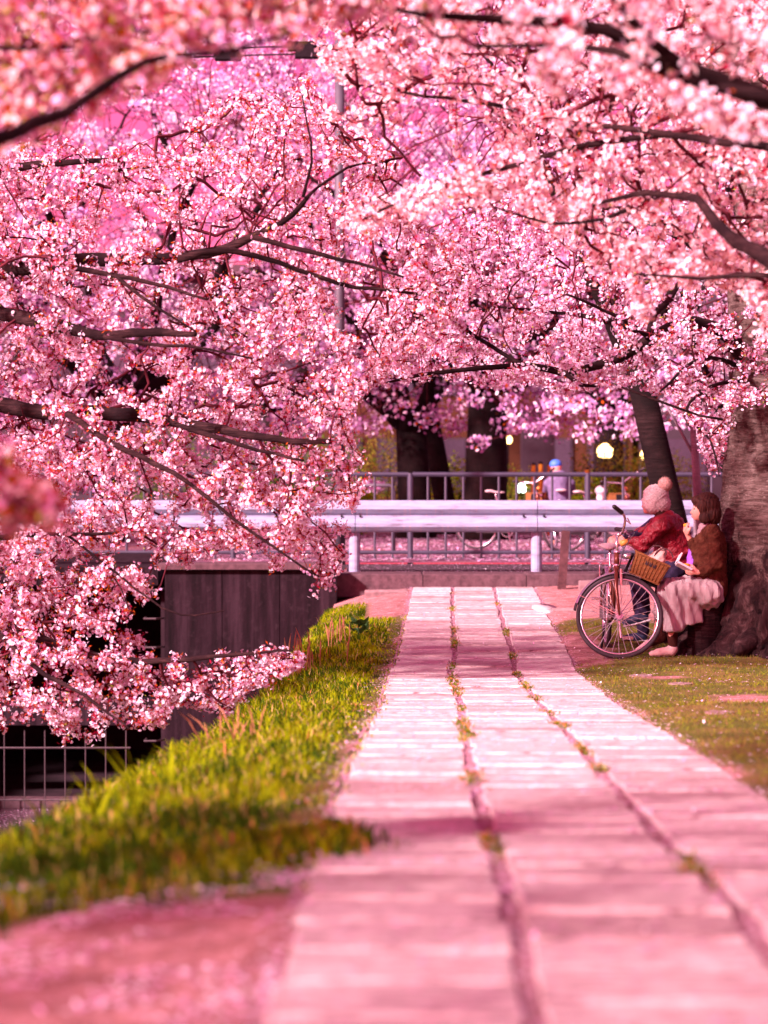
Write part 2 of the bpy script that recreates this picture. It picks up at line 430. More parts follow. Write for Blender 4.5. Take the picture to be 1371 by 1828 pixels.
def turf_mask(X, Y):
    """where grass grows (1) and where bare earth shows (0)"""
    X = np.asarray(X, float); Y = np.asarray(Y, float)
    lx = leftx(Y); rx = lx + pw(Y); n = wob(X, Y, 0, 2.2, 1); n2 = wob(X, Y, 0, 5.5, 3)
    left = np.clip((Y - (5.55 - 1.2 * np.clip(-X - .65, 0, 1) + .26 * n + .16 * n2)) * 4, 0, 1) * np.clip((24.6 - Y + .8 * n + (X < -.2) * 2.3) * 2, 0, 1)
    right = np.clip((23.6 - Y + .5 * n) * 3, 0, 1)
    for cx, cy, ra, rb in ((1.62, 20.6, .33, 1.6), (2.25, 15.1, .22, .5), (2.0, 17.4, .2, .3), (2.5, 13.4, .14, .4), (1.5, 23.6, .3, .5)):
        d = np.sqrt(((X - cx) / ra) ** 2 + ((Y - cy) / rb) ** 2) + .35 * n2
        right = right * np.clip((d - .8) * 3, 0, 1)
    m = np.where(X < lx, left, np.where(X > rx, right, 0))
    return m
tm = turf_mask(V[:, 0], V[:, 1])
at = ground.data.attributes.new('turf', 'FLOAT', 'POINT'); at.data.foreach_set('value', tm.astype(np.float32))

# canal water and far ground
b = MB(); b.add([(-6.6, -30, BED), (-.1, -30, BED), (-.1, 28.1, BED), (-6.6, 28.1, BED)], [(0, 1, 2, 3)])
meta(b.build('canal_water', 'water'), 'still water in the canal reflecting pink blossom', kind='structure')
RZ = .37
b = MB(); b.box(-2.55, 60, 28.15, 31.6, -3, RZ - .02)
meta(b.build('road', 'asphalt'), 'asphalt road crossing behind the white guardrail', kind='structure')
b = MB(); b.add([(-300, 31.6, RZ), (300, 31.6, RZ), (300, 700, RZ), (-300, 700, RZ)], [(0, 1, 2, 3)])
b.add([(-300, 28.2, RZ - .3), (-7.5, 28.2, RZ - .3), (-7.5, 31.6, RZ), (-300, 31.6, RZ)], [(0, 1, 2, 3)])
meta(b.build('park_ground', 'petal_litter'), 'park ground covered with fallen petals beyond the road', kind='structure')

# kerb wall under the guardrail
kerb = thing('kerb', 'long low concrete kerb at the end of the slab path', 'kerb', (0, 28.1, .2))
xk = -.75
while xk < 12:
    w = 1.2; b = MB(); b.box(xk + .004, xk + w - .004, 28.0 + random.uniform(-.006, .006), 28.75, .1, RZ + random.uniform(-.004, .004), bev=.015)
    b.build('kerb_block', 'kerb_concrete', kerb); xk += w
# abutment wall, bridge deck, culvert
ab = thing('abutment_wall', 'dark stained concrete abutment wall below the road beside the grass bank', 'wall', (-1.5, 28, BED))
xa = -2.52
for w in (.66, .66, .66):
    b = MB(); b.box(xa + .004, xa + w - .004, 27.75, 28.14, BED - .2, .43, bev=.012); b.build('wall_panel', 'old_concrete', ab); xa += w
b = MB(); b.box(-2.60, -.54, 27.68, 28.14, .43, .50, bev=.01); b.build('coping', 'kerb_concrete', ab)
br = thing('canal_bridge', 'low concrete road bridge over the dark canal mouth', 'bridge', (-5, 28, 0))
b = MB(); b.box(-7.6, -2.61, 27.9, 34, .24, .45, bev=.01); b.build('deck', 'old_concrete', br)
b = MB(); b.box(-7.6, -2.53, 28.3, 28.7, -1.42, -1.12, bev=.02); b.build('cross_beam', 'old_concrete', br)
b = MB(); b.box(-7.4, -2.53, 27.75, 28.0, BED - .2, BED + .11, bev=.02); b.build('sill', 'kerb_concrete', br)
b = MB(); b.box(-7.6, -2.5, 33.5, 33.9, BED - .2, .22); b.build('light_stop_wall', 'tunnel_dark', br)  # added wall closing the culvert so its mouth stays dark
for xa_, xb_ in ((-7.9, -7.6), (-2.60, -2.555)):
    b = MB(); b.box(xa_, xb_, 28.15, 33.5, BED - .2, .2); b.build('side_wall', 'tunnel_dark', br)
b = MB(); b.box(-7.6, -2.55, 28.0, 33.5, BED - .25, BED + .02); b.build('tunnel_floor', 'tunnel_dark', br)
for yy in (1052, 1103, 1154, 1205, 1320, 1373):
    p = P(290, yy, 27.86); b = MB(); b.tube([(-2.49, 27.9, p.z), (-2.62, 27.7, p.z), (-2.75, 27.7, p.z), (-2.75, 27.95, p.z)], .012, 6)
    b.build('ladder_rung', 'rust_iron', ab)
cf = thing('canal_fence', 'thin low metal bar fence in front of the dark canal mouth', 'fence', (-5, 27.6, BED))
b = MB(); z1 = P(0, 1335, 27.6).z; z0 = P(0, 1428, 27.6).z
b.tube([(-7.2, 27.6, z1), (-2.9, 27.6, z1)], .012, 6); b.build('top_rail', 'rust_iron', cf)
b = MB(); b.tube([(-7.2, 27.6, z0), (-2.9, 27.6, z0)], .012, 6); b.build('bottom_rail', 'rust_iron', cf)
me = None; k = 0; x = -2.95
while x > -7.2:
    if me is None:
        b = MB(); b.tube([(0, 0, BED + .02), (0, 0, z1 + .2)], .008, 5); o = b.build('bar', 'rust_iron', cf, local=True); me = o.data
        o.location = (x + 5, 0, -BED)
    else:
        o = bpy.data.objects.new('bar', me); COL.objects.link(o); o.parent = cf; o.location = (x + 5, 0, -BED)
    x -= .232
p = P(290, 1390, 27.2)
b = MB(); b.tube([(p.x, 27.2, BED - .1), (p.x, 27.2, P(290, 1356, 27.2).z)], .035, 10)
meta(b.build('marker_pipe', 'white_plastic'), 'short white pipe standing at the foot of the abutment wall', 'pipe')

# ------------------------------------------------------------------ slab path
pathb = MB()
yy = np.arange(2.0, 28.01, .4)
vs = []
for y in yy:
    for x in (leftx(y) - .01, leftx(y) + pw(y) + .01): vs.append((float(x), float(y), float(prof(y)) - .012))
pathb.add(vs, [(2 * i, 2 * i + 1, 2 * i + 3, 2 * i + 2) for i in range(len(yy) - 1)])
t = NT('joint_soil'); f = t.noise(t.coord(), 60, 4, .7)
t.col(t.ramp(f, [(.36, (.09, .035, .035)), (.50, (.26, .13, .14)), (.62, (.60, .40, .48))])); t.done(.95)
path = pathb.build('path', 'joint_soil'); meta(path, 'three-lane path of pale concrete slabs running to the road', kind='structure')
slabm = []
for k in range(6):
    b = MB(); L = .146; r_ = random.Random(k); j = lambda a: r_.uniform(-a, a)
    L = .1415; c = [(-.5, -L), (.5, -L), (.5, L), (-.5, L)]
    # ragged worn outline
    ring = []
    for q in range(4):
        x0, y0 = c[q]; x1, y1 = c[(q + 1) % 4]
        for s in range(4 if q % 2 == 0 else 2):
            tt = s / (4 if q % 2 == 0 else 2); ring.append((x0 + (x1 - x0) * tt + (j(.012) if s else j(.006)), y0 + (y1 - y0) * tt + j(.006)))
    n = len(ring)
    vs = [(x, y, -.05) for x, y in ring] + [(x, y, -.012 + j(.002)) for x, y in ring] + [(x * .972, y * .93, j(.002)) for x, y in ring]
    fs = [tuple(range(2 * n, 3 * n))]
    for lv in (0, 1):
        for q in range(n): fs.append((lv * n + q, lv * n + (q + 1) % n, (lv + 1) * n + (q + 1) % n, (lv + 1) * n + q))
    me = bpy.data.meshes.new('slab'); me.from_pydata(vs, [], fs); me.materials.append(M['slab_concrete']); slabm.append(me)
for lane in range(3):
    y = 2.9 + (.0, .11, .2)[lane]
    while y < 27.9:
        w = float(pw(y)) / 3; x = float(leftx(y)) + w * (lane + .5)
        dx = float(leftx(y + .2) - leftx(y - .2)) / .4; dz = float(prof(y + .2) - prof(y - .2)) / .4
        o = bpy.data.objects.new('slab', random.choice(slabm)); COL.objects.link(o); o.parent = path
        o.location = (x + random.uniform(-.008, .008), y, float(prof(y)) + random.uniform(-.004, .006))
        o.rotation_euler = (math.atan(dz) + random.uniform(-.012, .012), random.uniform(-.008, .008), -math.atan(dx) + random.uniform(-.012, .012))
        o.scale = (w - random.uniform(.034, .055) , 1 if random.random() < .5 else -1, 1)
        y += .302

# ------------------------------------------------------------------ grass
def blades(name, X, Y, h, w, mats, midx, lean=.5, parent=None, leanx=None, one=False):
    n = len(X); Z = H(X, Y) - .01
    a = rng.uniform(0, 2 * np.pi, n); l = rng.uniform(.1, 1, n) * lean * h
    dx = np.cos(a) * l; dy = np.sin(a) * l
    if leanx is not None: dx += leanx * h
    wa = rng.uniform(0, 2 * np.pi, n); wx = np.cos(wa) * w / 2; wy = np.sin(wa) * w / 2 * .5
    base = np.stack([X, Y, Z], 1)
    A = base + np.stack([wx, wy, 0 * wx], 1); B = base - np.stack([wx, wy, 0 * wx], 1)
    mid = base + np.stack([dx * .35, dy * .35, h * .62], 1)
    C = mid + np.stack([wx, wy, 0 * wx], 1) * .8; D = mid - np.stack([wx, wy, 0 * wx], 1) * .8
    E = base + np.stack([dx, dy, h * (1 - .25 * lean)], 1)
    V = np.stack([A, B, C, D, E], 1).reshape(-1, 3)
    if one:
        V = np.stack([A, B, E], 1).reshape(-1, 3)
        return npmesh(name, V, np.arange(3 * n), np.full(n, 3), mats, midx, parent, 'stuff')
    b = np.arange(n) * 5
    q = np.stack([b, b + 1, b + 3, b + 2, b + 2, b + 3, b + 4], 1).ravel()
    return npmesh(name, V, q, np.tile([4, 3], n), mats, np.repeat(midx, 2), parent, 'stuff')
def scatter(n, x0, x1, y0, y1, pfun, power=1.0):
    X = []; Y = []
    c = 0
    while c < n:
        m = n * 2
        y = y0 + (y1 - y0) * rng.random(m) ** power
        x = rng.uniform(x0, x1, m)
        k = rng.random(m) < pfun(x, y); X.append(x[k]); Y.append(y[k]); c += k.sum()
    return np.concatenate(X)[:n], np.concatenate(Y)[:n]
# left bank: long grass
def pl(x, y):
    lx = leftx(y); e = edgex(y)
    edge = lx + .03 + .05 * wob(x * 0, y, 0, 3) + .22 * np.exp(-((y - 6.75) / .22) ** 2) + .05 * wob(x * 0, y, 0, 8, 2)
    return turf_mask(np.minimum(x, lx - .03), y) * (x < edge) * (x > e - 1.0) * np.where(x > lx - .12, .5, 1) * (.45 + .55 * (wob(x, y, 0, 4, 5) > -.35))
X, Y = scatter(92000, -3.2, .35, 4.6, 26.9, pl, 1.25)
tuft = np.clip(.55 + .55 * wob(X, Y, 0, 2.6, 4), .2, 1.25)
edgef = np.clip((leftx(Y) - X) / .28, .25, 1.0)
h = (.045 + .10 * tuft) * rng.uniform(.5, 1.25, len(X)) * edgef
h *= np.interp(Y, [5, 8, 12, 22, 27], [.75, .95, 1.05, .9, .55])
w = np.interp(Y, [5, 10, 20], [.007, .008, .009])
r_ = rng.random(len(X)); lightp = wob(X, Y, 0, 1.7, 2)
mi = np.where(r_ < .50 + .42 * lightp + .25 * wob(X, Y, 0, 4.5, 8) - .25 * (Y < 8), 0, 1); mi = np.where(r_ > .93, 2, mi); mi = np.where((r_ > .90) & (r_ <= .93) & (wob(X, Y, 0, 2, 9) > 0), 3, mi)  # fewer bright blades close to the camera: shade put into the blade colours
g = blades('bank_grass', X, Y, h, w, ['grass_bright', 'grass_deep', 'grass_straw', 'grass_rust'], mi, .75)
meta(g, 'long yellow-green grass on the canal bank left of the path', 'grass')
X = rng.normal(-.22, .075, 2600); Y = rng.normal(6.75, .16, 2600) - .2 * (X + .16); X = np.minimum(X, .0 + .03 * rng.random(2600))
g = blades('spilling_grass', X, Y, rng.uniform(.03, .10, 2600), np.full(2600, .008), ['grass_bright', 'grass_deep', 'grass_rust'], rng.choice(3, 2600, p=[.35, .55, .1]), .9)
meta(g, 'dark tuft of grass spilling over the left path edge near the camera', 'grass')
# lawn right
def pr(x, y):
    rx = leftx(y) + pw(y)
    return turf_mask(np.maximum(x, rx + .03), y) * (x > rx - .02 + .05 * wob(x * 0, y, 0, 6) + .02 * wob(x * 0, y, 0, 17)) * np.where(x < rx + .08, .6, 1)
X, Y = scatter(100000, 1.1, 5.2, 7.0, 24.0, pr, .9)
h = rng.uniform(.015, .045, len(X)) * (1 + .5 * (wob(X, Y, 0, 3, 2) > .3)); w = np.full(len(X), .007)
r_ = rng.random(len(X)); gg = wob(X, Y, 0, 1.3, 6)
mi = np.where(r_ < .45 + .3 * gg, 0, np.where(r_ < .82, 1, 2))
lawn = blades('lawn_grass', X, Y, h, w, ['lawn_olive', 'lawn_brown', 'grass_bright'], mi, 1.2, one=True)
meta(lawn, 'short olive and brown lawn right of the path', 'lawn')
# weeds in the two long joints
Xs = []; Ys = []; Hs = []
for lane, spots in ((1, [(27.0, .05), (22.5, .3), (21.2, .35), (19.0, .2), (17.2, .55), (16.0, .35), (12.0, .55), (11.3, .3), (8.9, .25), (6.75, .25), (25, .2), (14.2, .2)]),
                    (2, [(25.5, .15), (22.3, .3), (20.0, .2), (18.0, .22), (16.6, .35), (15.2, .2), (10.4, .22), (9.4, .12), (6.15, .28), (13.6, .2), (12.2, .2)])):
    for y0, L in spots:
        n = int(170 * (L / .3)); L = L * 1.3
        y = rng.normal(y0, L * .5, n); x = leftx(y) + pw(y) / 3 * lane + rng.normal(0, .020, n) + .012 * np.sin(y * 9)
        Xs.append(x); Ys.append(y); Hs.append(rng.uniform(.012, .04, n))
X = np.concatenate(Xs); Y = np.concatenate(Ys); hh = np.concatenate(Hs)
g = blades('joint_weeds', X, Y, hh, np.full(len(X), .009), ['lawn_olive', 'grass_bright', 'grass_rust'], rng.choice(3, len(X), p=[.65, .12, .23]), 1.0)
meta(g, 'small weeds growing in the joints between the slab lanes', 'weeds')

def quads(c, size, mats, midx, name, parent=None, kind='stuff', up=.0, asp=.6):
    """small petal/leaf shaped quads around centres c"""
    n = len(c); d = rng.normal(size=(n, 3)); d /= np.linalg.norm(d, axis=1)[:, None]
    if up: d[:, 2] *= (1 - up); d /= np.linalg.norm(d, axis=1)[:, None]
    e = np.cross(d, rng.normal(size=(n, 3))); e /= np.linalg.norm(e, axis=1)[:, None]
    if up: e[:, 2] *= (1 - up)
    s = np.asarray(size).reshape(-1, 1) if hasattr(size, '__len__') else size
    V = np.stack([c - d * s, c + e * s * asp, c + d * s, c - e * s * asp], 1).reshape(-1, 3)
    return npmesh(name, V, np.arange(4 * n), np.full(n, 4), mats, midx, parent, kind)
# fallen petals on path, joints, bank and road
Y = 2.8 + 25 * rng.random(9000) ** .9
X = leftx(Y) + pw(Y) * rng.random(9000); k = rng.random(9000) < .45
X[k] = (leftx(Y) + pw(Y) / 3 * rng.integers(0, 4, 9000) + rng.normal(0, .03, 9000))[k]
Z = prof(Y) + .010
X2 = rng.uniform(-2.2, 4.6, 7000); Y2 = rng.uniform(4, 27.8, 7000); Z2 = H(X2, Y2) + .02
kk = (X2 > edgex(Y2)) & ((X2 < leftx(Y2)) | (X2 > leftx(Y2) + pw(Y2))); X2 = X2[kk]; Y2 = Y2[kk]; Z2 = Z2[kk]
Xa = rng.uniform(-2.0, -.2, 9000); Ya = rng.uniform(3.6, 6.2, 9000); q_ = (wob(Xa, Ya, 0, 3.2, 8) + .5 * wob(Xa, Ya, 0, 8, 2)) > .05; Xa = Xa[q_]; Ya = Ya[q_]
X2 = np.concatenate([X2, Xa]); Y2 = np.concatenate([Y2, Ya]); Z2 = np.concatenate([Z2, H(Xa, Ya) + .012])
Xw = rng.uniform(-6, -1.5, 9000); Yw = rng.uniform(22, 27.7, 9000); q_ = wob(Xw, Yw, 0, 1.6, 3) > -.1; X2 = np.concatenate([X2, Xw[q_]]); Y2 = np.concatenate([Y2, Yw[q_]]); Z2 = np.concatenate([Z2, np.full(q_.sum(), BED + .012)])
Xr = rng.uniform(-2.4, 9, 6000); X2 = np.concatenate([X2, Xr]); Y2 = np.concatenate([Y2, rng.uniform(28.8, 31.6, 6000)]); Z2 = np.concatenate([Z2, np.full(6000, RZ - .008)])
Yp_ = 3.6 + 15 * rng.random(5000) ** 1.3; q_ = wob(Yp_ * 0, Yp_, 0, 4) > .1; Xp_ = leftx(Yp_) + pw(Yp_) * rng.random(5000)
X2 = np.concatenate([X2, Xp_[q_]]); Y2 = np.concatenate([Y2, Yp_[q_]]); Z2 = np.concatenate([Z2, prof(Yp_[q_]) + .010])
X3 = rng.uniform(-3, 9, 16000); Y3 = rng.uniform(31.7, 46, 16000); Z3 = np.full(16000, RZ + .015)
c = np.stack([np.concatenate([X, X2, X3]), np.concatenate([Y, Y2, Y3]), np.concatenate([Z, Z2, Z3])], 1)
sz = np.concatenate([np.full(len(X), .010), np.full(len(X2), .011), np.full(len(X3), .03)])
o = quads(c, sz, ['petal_pale', 'petal_pink'], rng.integers(0, 2, len(c)), 'fallen_petals', up=.92)
meta(o, 'pink petals fallen over the path, the grass, the canal and the park ground', 'petals')
# ------------------------------------------------------------------ cherry trees
def resample(pts, rad, step):
    pts = [np.array(p, float) for p in pts]; out = [pts[0]]; rr = [rad[0]]
    for i in range(len(pts) - 1):
        L = np.linalg.norm(pts[i + 1] - pts[i]); n = max(1, int(L / step))
        p0 = pts[max(i - 1, 0)]; p3 = pts[min(i + 2, len(pts) - 1)]
        for k in range(1, n + 1):
            t = k / n
            q = .5 * ((2 * pts[i]) + (-p0 + pts[i + 1]) * t + (2 * p0 - 5 * pts[i] + 4 * pts[i + 1] - p3) * t * t + (-p0 + 3 * pts[i] - 3 * pts[i + 1] + p3) * t ** 3)
            out.append(q); rr.append(rad[i] + (rad[i + 1] - rad[i]) * t)
    return np.array(out), np.array(rr)
def limb_px(pl, Y0, Y1, r0, r1, step=.12):
    """branch traced through picture points, running from distance Y0 to Y1"""
    n = len(pl); s = [P(x, y, Y0 + (Y1 - Y0) * i / (n - 1)) for i, (x, y) in enumerate(pl)]
    rad = [r0 + (r1 - r0) * i / (n - 1) for i in range(n)]
    return resample(s, rad, step)
def sample_vol(poly, y0, y1, n, clump=None, seed=0):
    xs_ = [p[0] for p in poly]; ys_ = [p[1] for p in poly]; out = []; c = 0
    while c < n:
        m = n * 3
        x = rng.uniform(min(xs_), max(xs_), m); y = rng.uniform(min(ys_), max(ys_), m)
        k = inpoly(x, y, poly); x = x[k]; y = y[k]
        Yd = rng.uniform(y0, y1, len(x)); p = Pn(x, y, Yd)
        if clump:
            f = wob(p[:, 0], p[:, 1], p[:, 2], clump, seed); k = f > -.28; p = p[k]
        out.append(p); c += len(p)
    return np.concatenate(out)[:n]
def edges_mesh(A, B, ra, rb, name, mat, parent, ns=4, kind='stuff'):
    d = B - A; L = np.linalg.norm(d, axis=1) + 1e-9; d /= L[:, None]
    up = np.tile([[0., 0, 1]], (len(A), 1)); up[np.abs(d[:, 2]) > .9] = [1, 0, 0]
    u = np.cross(d, up); u /= np.linalg.norm(u, axis=1)[:, None]; w = np.cross(d, u)
    V = []
    for (Pp, r) in ((A, ra), (B, rb)):
        for k in range(ns):
            an = 2 * np.pi * k / ns
            V.append(Pp + (u * math.cos(an) + w * math.sin(an)) * r[:, None])
    V = np.stack(V, 1).reshape(-1, 3); b = np.arange(len(A)) * 2 * ns
    q = np.concatenate([np.stack([b + k, b + (k + 1) % ns, b + ns + (k + 1) % ns, b + ns + k], 1) for k in range(ns)], 1).ravel()
    return npmesh(name, V, q, np.full(len(A) * ns, 4), [mat], None, parent, kind, smooth=True)
def flowers(name, C, N, size, mats, p, parent, cup=.3, tri=False):
    """five-petalled blossoms: centre C, facing N. mats = pale, pink, core"""
    n = len(C)
    t = np.cross(N, rng.normal(size=(n, 3))); t /= np.linalg.norm(t, axis=1)[:, None]; s = np.cross(N, t)
    size = size * rng.uniform(.78, 1.15, n)
    a0 = rng.uniform(0, 6.28, n); cp = rng.uniform(.05, cup * 2, n)
    vs = [C]; 
    def at(ang, r, hgt): return C + (t * np.cos(ang)[:, None] + s * np.sin(ang)[:, None]) * (r * size)[:, None] + N * (hgt * size)[:, None]
    for k in range(5):
        a = a0 + 2 * np.pi * k / 5
        vs += [at(a - .52, .72, cp * .6), at(a, 1.0, cp), at(a + .52, .72, cp * .6)]
    for k in range(3):
        a = a0 + 2 * np.pi * k / 3; vs.append(at(a, .26, .10 + .2 * cp))
    if tri:
        vs = [C]
        for k in range(5):
            a = a0 + 2 * np.pi * k / 5
            vs += [at(a - .50, .95, cp), at(a + .50, .95, cp * .7)]
        for k in range(3):
            a = a0 + 2 * np.pi * k / 3; vs.append(at(a, .24, .10 + .2 * cp))
        V = np.stack(vs, 1).reshape(-1, 3); b = (np.arange(n) * 14)[:, None]
        pat = np.array(sum([[0, 1 + 2 * k, 2 + 2 * k] for k in range(5)], []) + [11, 12, 13])
        pale = (rng.random(n) > p).astype(int); mi = np.where(pale, 0, 1)
        midx = np.concatenate([np.repeat(mi[:, None], 5, 1), np.full((n, 1), 2)], 1).ravel()
        return npmesh(name, V, (b + pat[None]).ravel(), np.full(6 * n, 3), mats, midx, parent, 'stuff')
    V = np.stack(vs, 1).reshape(-1, 3); b = (np.arange(n) * 19)[:, None]
    idx = [[0, 1 + 3 * k, 2 + 3 * k, 3 + 3 * k] for k in range(5)]
    pat = np.array(sum(idx, []) + [16, 17, 18])
    loops = (b + pat[None]).ravel(); sizes = np.tile([4] * 5 + [3], n)
    pale = (rng.random(n) > p).astype(int); mi = np.where(pale, 0, 1)
    midx = np.concatenate([np.repeat(mi[:, None], 5, 1), np.full((n, 1), 2)], 1).ravel()
    return npmesh(name, V, loops, sizes, mats, midx, parent, 'stuff')
def darts(name, A, B, w, mat, parent):
    """thin flower stalks"""
    d = B - A; u = np.cross(d, rng.normal(size=d.shape)); u /= (np.linalg.norm(u, axis=1) + 1e-9)[:, None]; u *= w
    V = np.stack([A - u, A + u, B], 1).reshape(-1, 3)
    return npmesh(name, V, np.arange(3 * len(A)), np.full(len(A), 3), [mat], None, parent, 'stuff')

def cherry(name, label, base, trunk_pts, trunk_rad, limbs, targets, per, fsize, petal, deep, leafn, leafmix, barkm='bark_branch', group=None,
           trunk_obj=None, twig_mat='twig', spread=.045, links=None, open_=None, outer=4, leafsize=.016, twr=.0020, tri=False):
    T = thing(name, label, 'cherry tree', base, group=group)
    if trunk_obj is None:
        tp, tr = resample(trunk_pts, trunk_rad, .2)
        b = MB(); n = 18
        b.tube([tuple(p + np.array([wob(p[0], p[1], p[2], 3) * .03, 0, 0])) for p in tp], list(tr), n); b.build('trunk', barkm, T, smooth=True)
    else:
        trunk_obj(T); tp, tr = resample(trunk_pts, trunk_rad, .2)
    nodes = []; 
    for lp, lr in limbs:
        b = MB(); jit = np.stack([wob(lp[:, 0], lp[:, 2], 0, 5, 1), 0 * lp[:, 0], wob(lp[:, 0], lp[:, 1], lp[:, 2], 5, 2)], 1) * .010
        q = lp + jit; rr = lr * (1 + .16 * wob(lp[:, 0], lp[:, 1], lp[:, 2], 9))
        b.tube([tuple(v) for v in q], list(rr), 9); b.build('branch', barkm, T, smooth=True)
        nodes.append(q)
    N0 = np.concatenate(nodes); n0 = len(N0)
    m = len(targets); cap = n0 + m * 9
    Pn_ = np.zeros((cap, 3)); Pn_[:n0] = N0; par = np.full(cap, -1); plen = np.zeros(cap); cnt = n0
    d0 = np.array([np.min(np.sum((N0 - t_) ** 2, 1)) for t_ in targets]); order = np.argsort(d0)
    for ti in order:
        tg = targets[ti]; D = np.linalg.norm(Pn_[:cnt] - tg, axis=1)
        j = int(np.argmin(D + .30 * plen[:cnt])); dd = D[j]
        if dd < .03: continue
        k = int(min(8, max(2, round(dd / .11)))); s0 = Pn_[j]; dv = tg - s0
        off = np.cross(dv, rng.normal(size=3)); off /= (np.linalg.norm(off) + 1e-9); off *= dd * rng.uniform(.01, .09)
        prev = j
        for q in range(1, k + 1):
            u = q / k; Pn_[cnt] = s0 + dv * u + off * math.sin(math.pi * u) + rng.normal(size=3) * .006
            par[cnt] = prev; plen[cnt] = plen[prev] + dd / k; prev = cnt; cnt += 1
    Pn_ = Pn_[:cnt]; par = par[:cnt]
    c = np.ones(cnt)
    for i_ in range(cnt - 1, n0 - 1, -1): c[par[i_]] += c[i_]
    ch = np.arange(n0, cnt)
    rad = np.minimum(twr * c ** .36, .013)
    A = Pn_[par[ch]]; B = Pn_[ch]; rp = np.where(par[ch] < n0, rad[ch] * 1.15, rad[par[ch]])
    edges_mesh(A, B, np.minimum(rp, .03), np.minimum(rad[ch], .03), 'twigs', twig_mat, T, 4 if len(ch) < 12000 else 3)
    # blossom clusters sit on the outer twigs
    oc = ch[c[ch] <= outer * 3]
    A = Pn_[par[oc]]; B = Pn_[oc]
    ncl = int(len(targets) * per); idx = rng.integers(0, len(oc), ncl); t_ = rng.random(ncl)[:, None]
    CC = A[idx] * (1 - t_) + B[idx] * t_ + rng.normal(size=(ncl, 3)) * .015
    dens = wob(CC[:, 0], CC[:, 1], CC[:, 2], 4.5, 3) + rng.normal(size=ncl) * .35; CC = CC[dens > -.45]
    nf = rng.integers(3, 7, len(CC)); rep = np.repeat(np.arange(len(CC)), nf)
    dirs = rng.normal(size=(len(rep), 3)); dirs[:, 2] -= .25; dirs /= np.linalg.norm(dirs, axis=1)[:, None]
    FC = CC[rep] + dirs * spread * rng.uniform(.55, 1.15, len(rep))[:, None]
    FN = dirs + rng.normal(size=dirs.shape) * .45; FN /= np.linalg.norm(FN, axis=1)[:, None]
    flowers('blossoms', FC, FN, fsize, petal + ['petal_core'], deep, T, tri=tri)
    darts('flower_stalks', CC[rep], FC, .0030, 'petal_core', T)
    if leafn:
        nl = int(len(CC) * leafn); li = rng.integers(0, len(CC), nl)
        warm = rng.random(nl)
        lc = CC[li] + rng.normal(size=(nl, 3)) * spread * .55
        quads(lc, rng.uniform(.5, 1.2, nl) * leafsize, ['leaf_copper', 'leaf_young', 'petal_core'], np.where(warm < leafmix[0], 0, np.where(warm < leafmix[0] + leafmix[1], 1, 2)), 'young_leaves', T, asp=.38)
    return T

# --- tree on the far canal bank, reaching over the water (sharp, upper left)
YL = 16.15
tb = Vector((-7.4, 18.3, .1))
tj = Vector((-5.6, 18.0, 2.3))
def ext(pl): return pl
LL = [limb_px([(-500, 640), (-300, 540), (-60, 492), (0, 486), (80, 470), (200, 464), (310, 462), (400, 445), (470, 415), (520, 385), (550, 350)], 18.0, YL - .6, .085, .012),
      limb_px([(320, 462), (410, 447), (500, 470), (600, 505), (700, 520), (760, 525)], YL - .4, YL, .024, .008),
      limb_px([(455, 425), (560, 450), (640, 470), (720, 495)], YL - .5, YL - .8, .020, .007),
      limb_px([(90, 474), (200, 490), (300, 512), (370, 535)], YL - .1, YL - .5, .022, .008),
      limb_px([(205, 492), (280, 550), (350, 592)], YL - .3, YL - .6, .013, .006),
      limb_px([(-500, 650), (-300, 590), (-60, 545), (0, 558), (80, 576), (180, 599), (260, 592), (350, 597)], 18.0, YL - 1, .080, .018),
      limb_px([(185, 600), (260, 615), (370, 622), (450, 640)], YL - .9, YL - 1.1, .016, .006),
      limb_px([(-500, 670), (-300, 650), (-60, 702), (0, 722), (70, 736), (170, 737), (240, 741), (290, 750), (370, 762), (430, 775), (520, 787), (590, 788)], 18.0, YL - .2, .080, .016),
      limb_px([(300, 752), (370, 775), (460, 803), (540, 822)], YL, YL - .6, .022, .008),
      limb_px([(270, 825), (310, 845), (345, 868)], YL - .5, YL - .7, .020, .012),
      limb_px([(120, 738), (200, 790), (270, 825)], YL, YL - .5, .024, .018),
      limb_px([(345, 868), (420, 930), (500, 985), (570, 1030)], YL - .7, YL - .8, .014, .006),
      limb_px([(-500, 690), (-350, 800), (-150, 1010), (0, 1100), (60, 1135), (150, 1165), (260, 1180), (400, 1170), (520, 1160)], 18.0, YL - .8, .060, .008),
      limb_px([(-60, 1070), (60, 1190), (150, 1240), (230, 1300)], YL, YL - 1.2, .022, .006),
      limb_px([(-500, 640), (-380, 430), (-200, 330), (0, 300), (120, 290), (210, 285)], 18, YL + .8, .07, .012),
      limb_px([(540, 352), (556, 290), (548, 220), (540, 170)], YL - .6, YL - .6, .011, .005),
      limb_px([(550, 350), (620, 300), (690, 290)], YL - .6, YL, .011, .005),
      limb_px([(120, 955), (190, 1010), (290, 1085), (350, 1100), (400, 1090)], YL, YL - .5, .010, .004),
      limb_px([(190, 1010), (215, 1050), (235, 1100)], YL, YL - .3, .006, .003),
      limb_px([(-150, 1010), (0, 960), (120, 955), (230, 950)], YL, YL + .3, .026, .008)]
polyL = [(-420, 250), (0, 262), (130, 255), (250, 250), (360, 200), (400, 165), (470, 150), (545, 130), (590, 190), (650, 230), (720, 280), (770, 380), (830, 470), (820, 560), (760, 640), (690, 680), (640, 730), (600, 770), (660, 810), (640, 900), (630, 1000), (590, 1050), (540, 1065), (490, 1010), (440, 965), (380, 985), (330, 1030), (300, 1010), (250, 960), (150, 930), (100, 980), (0, 1010), (-420, 1000)]
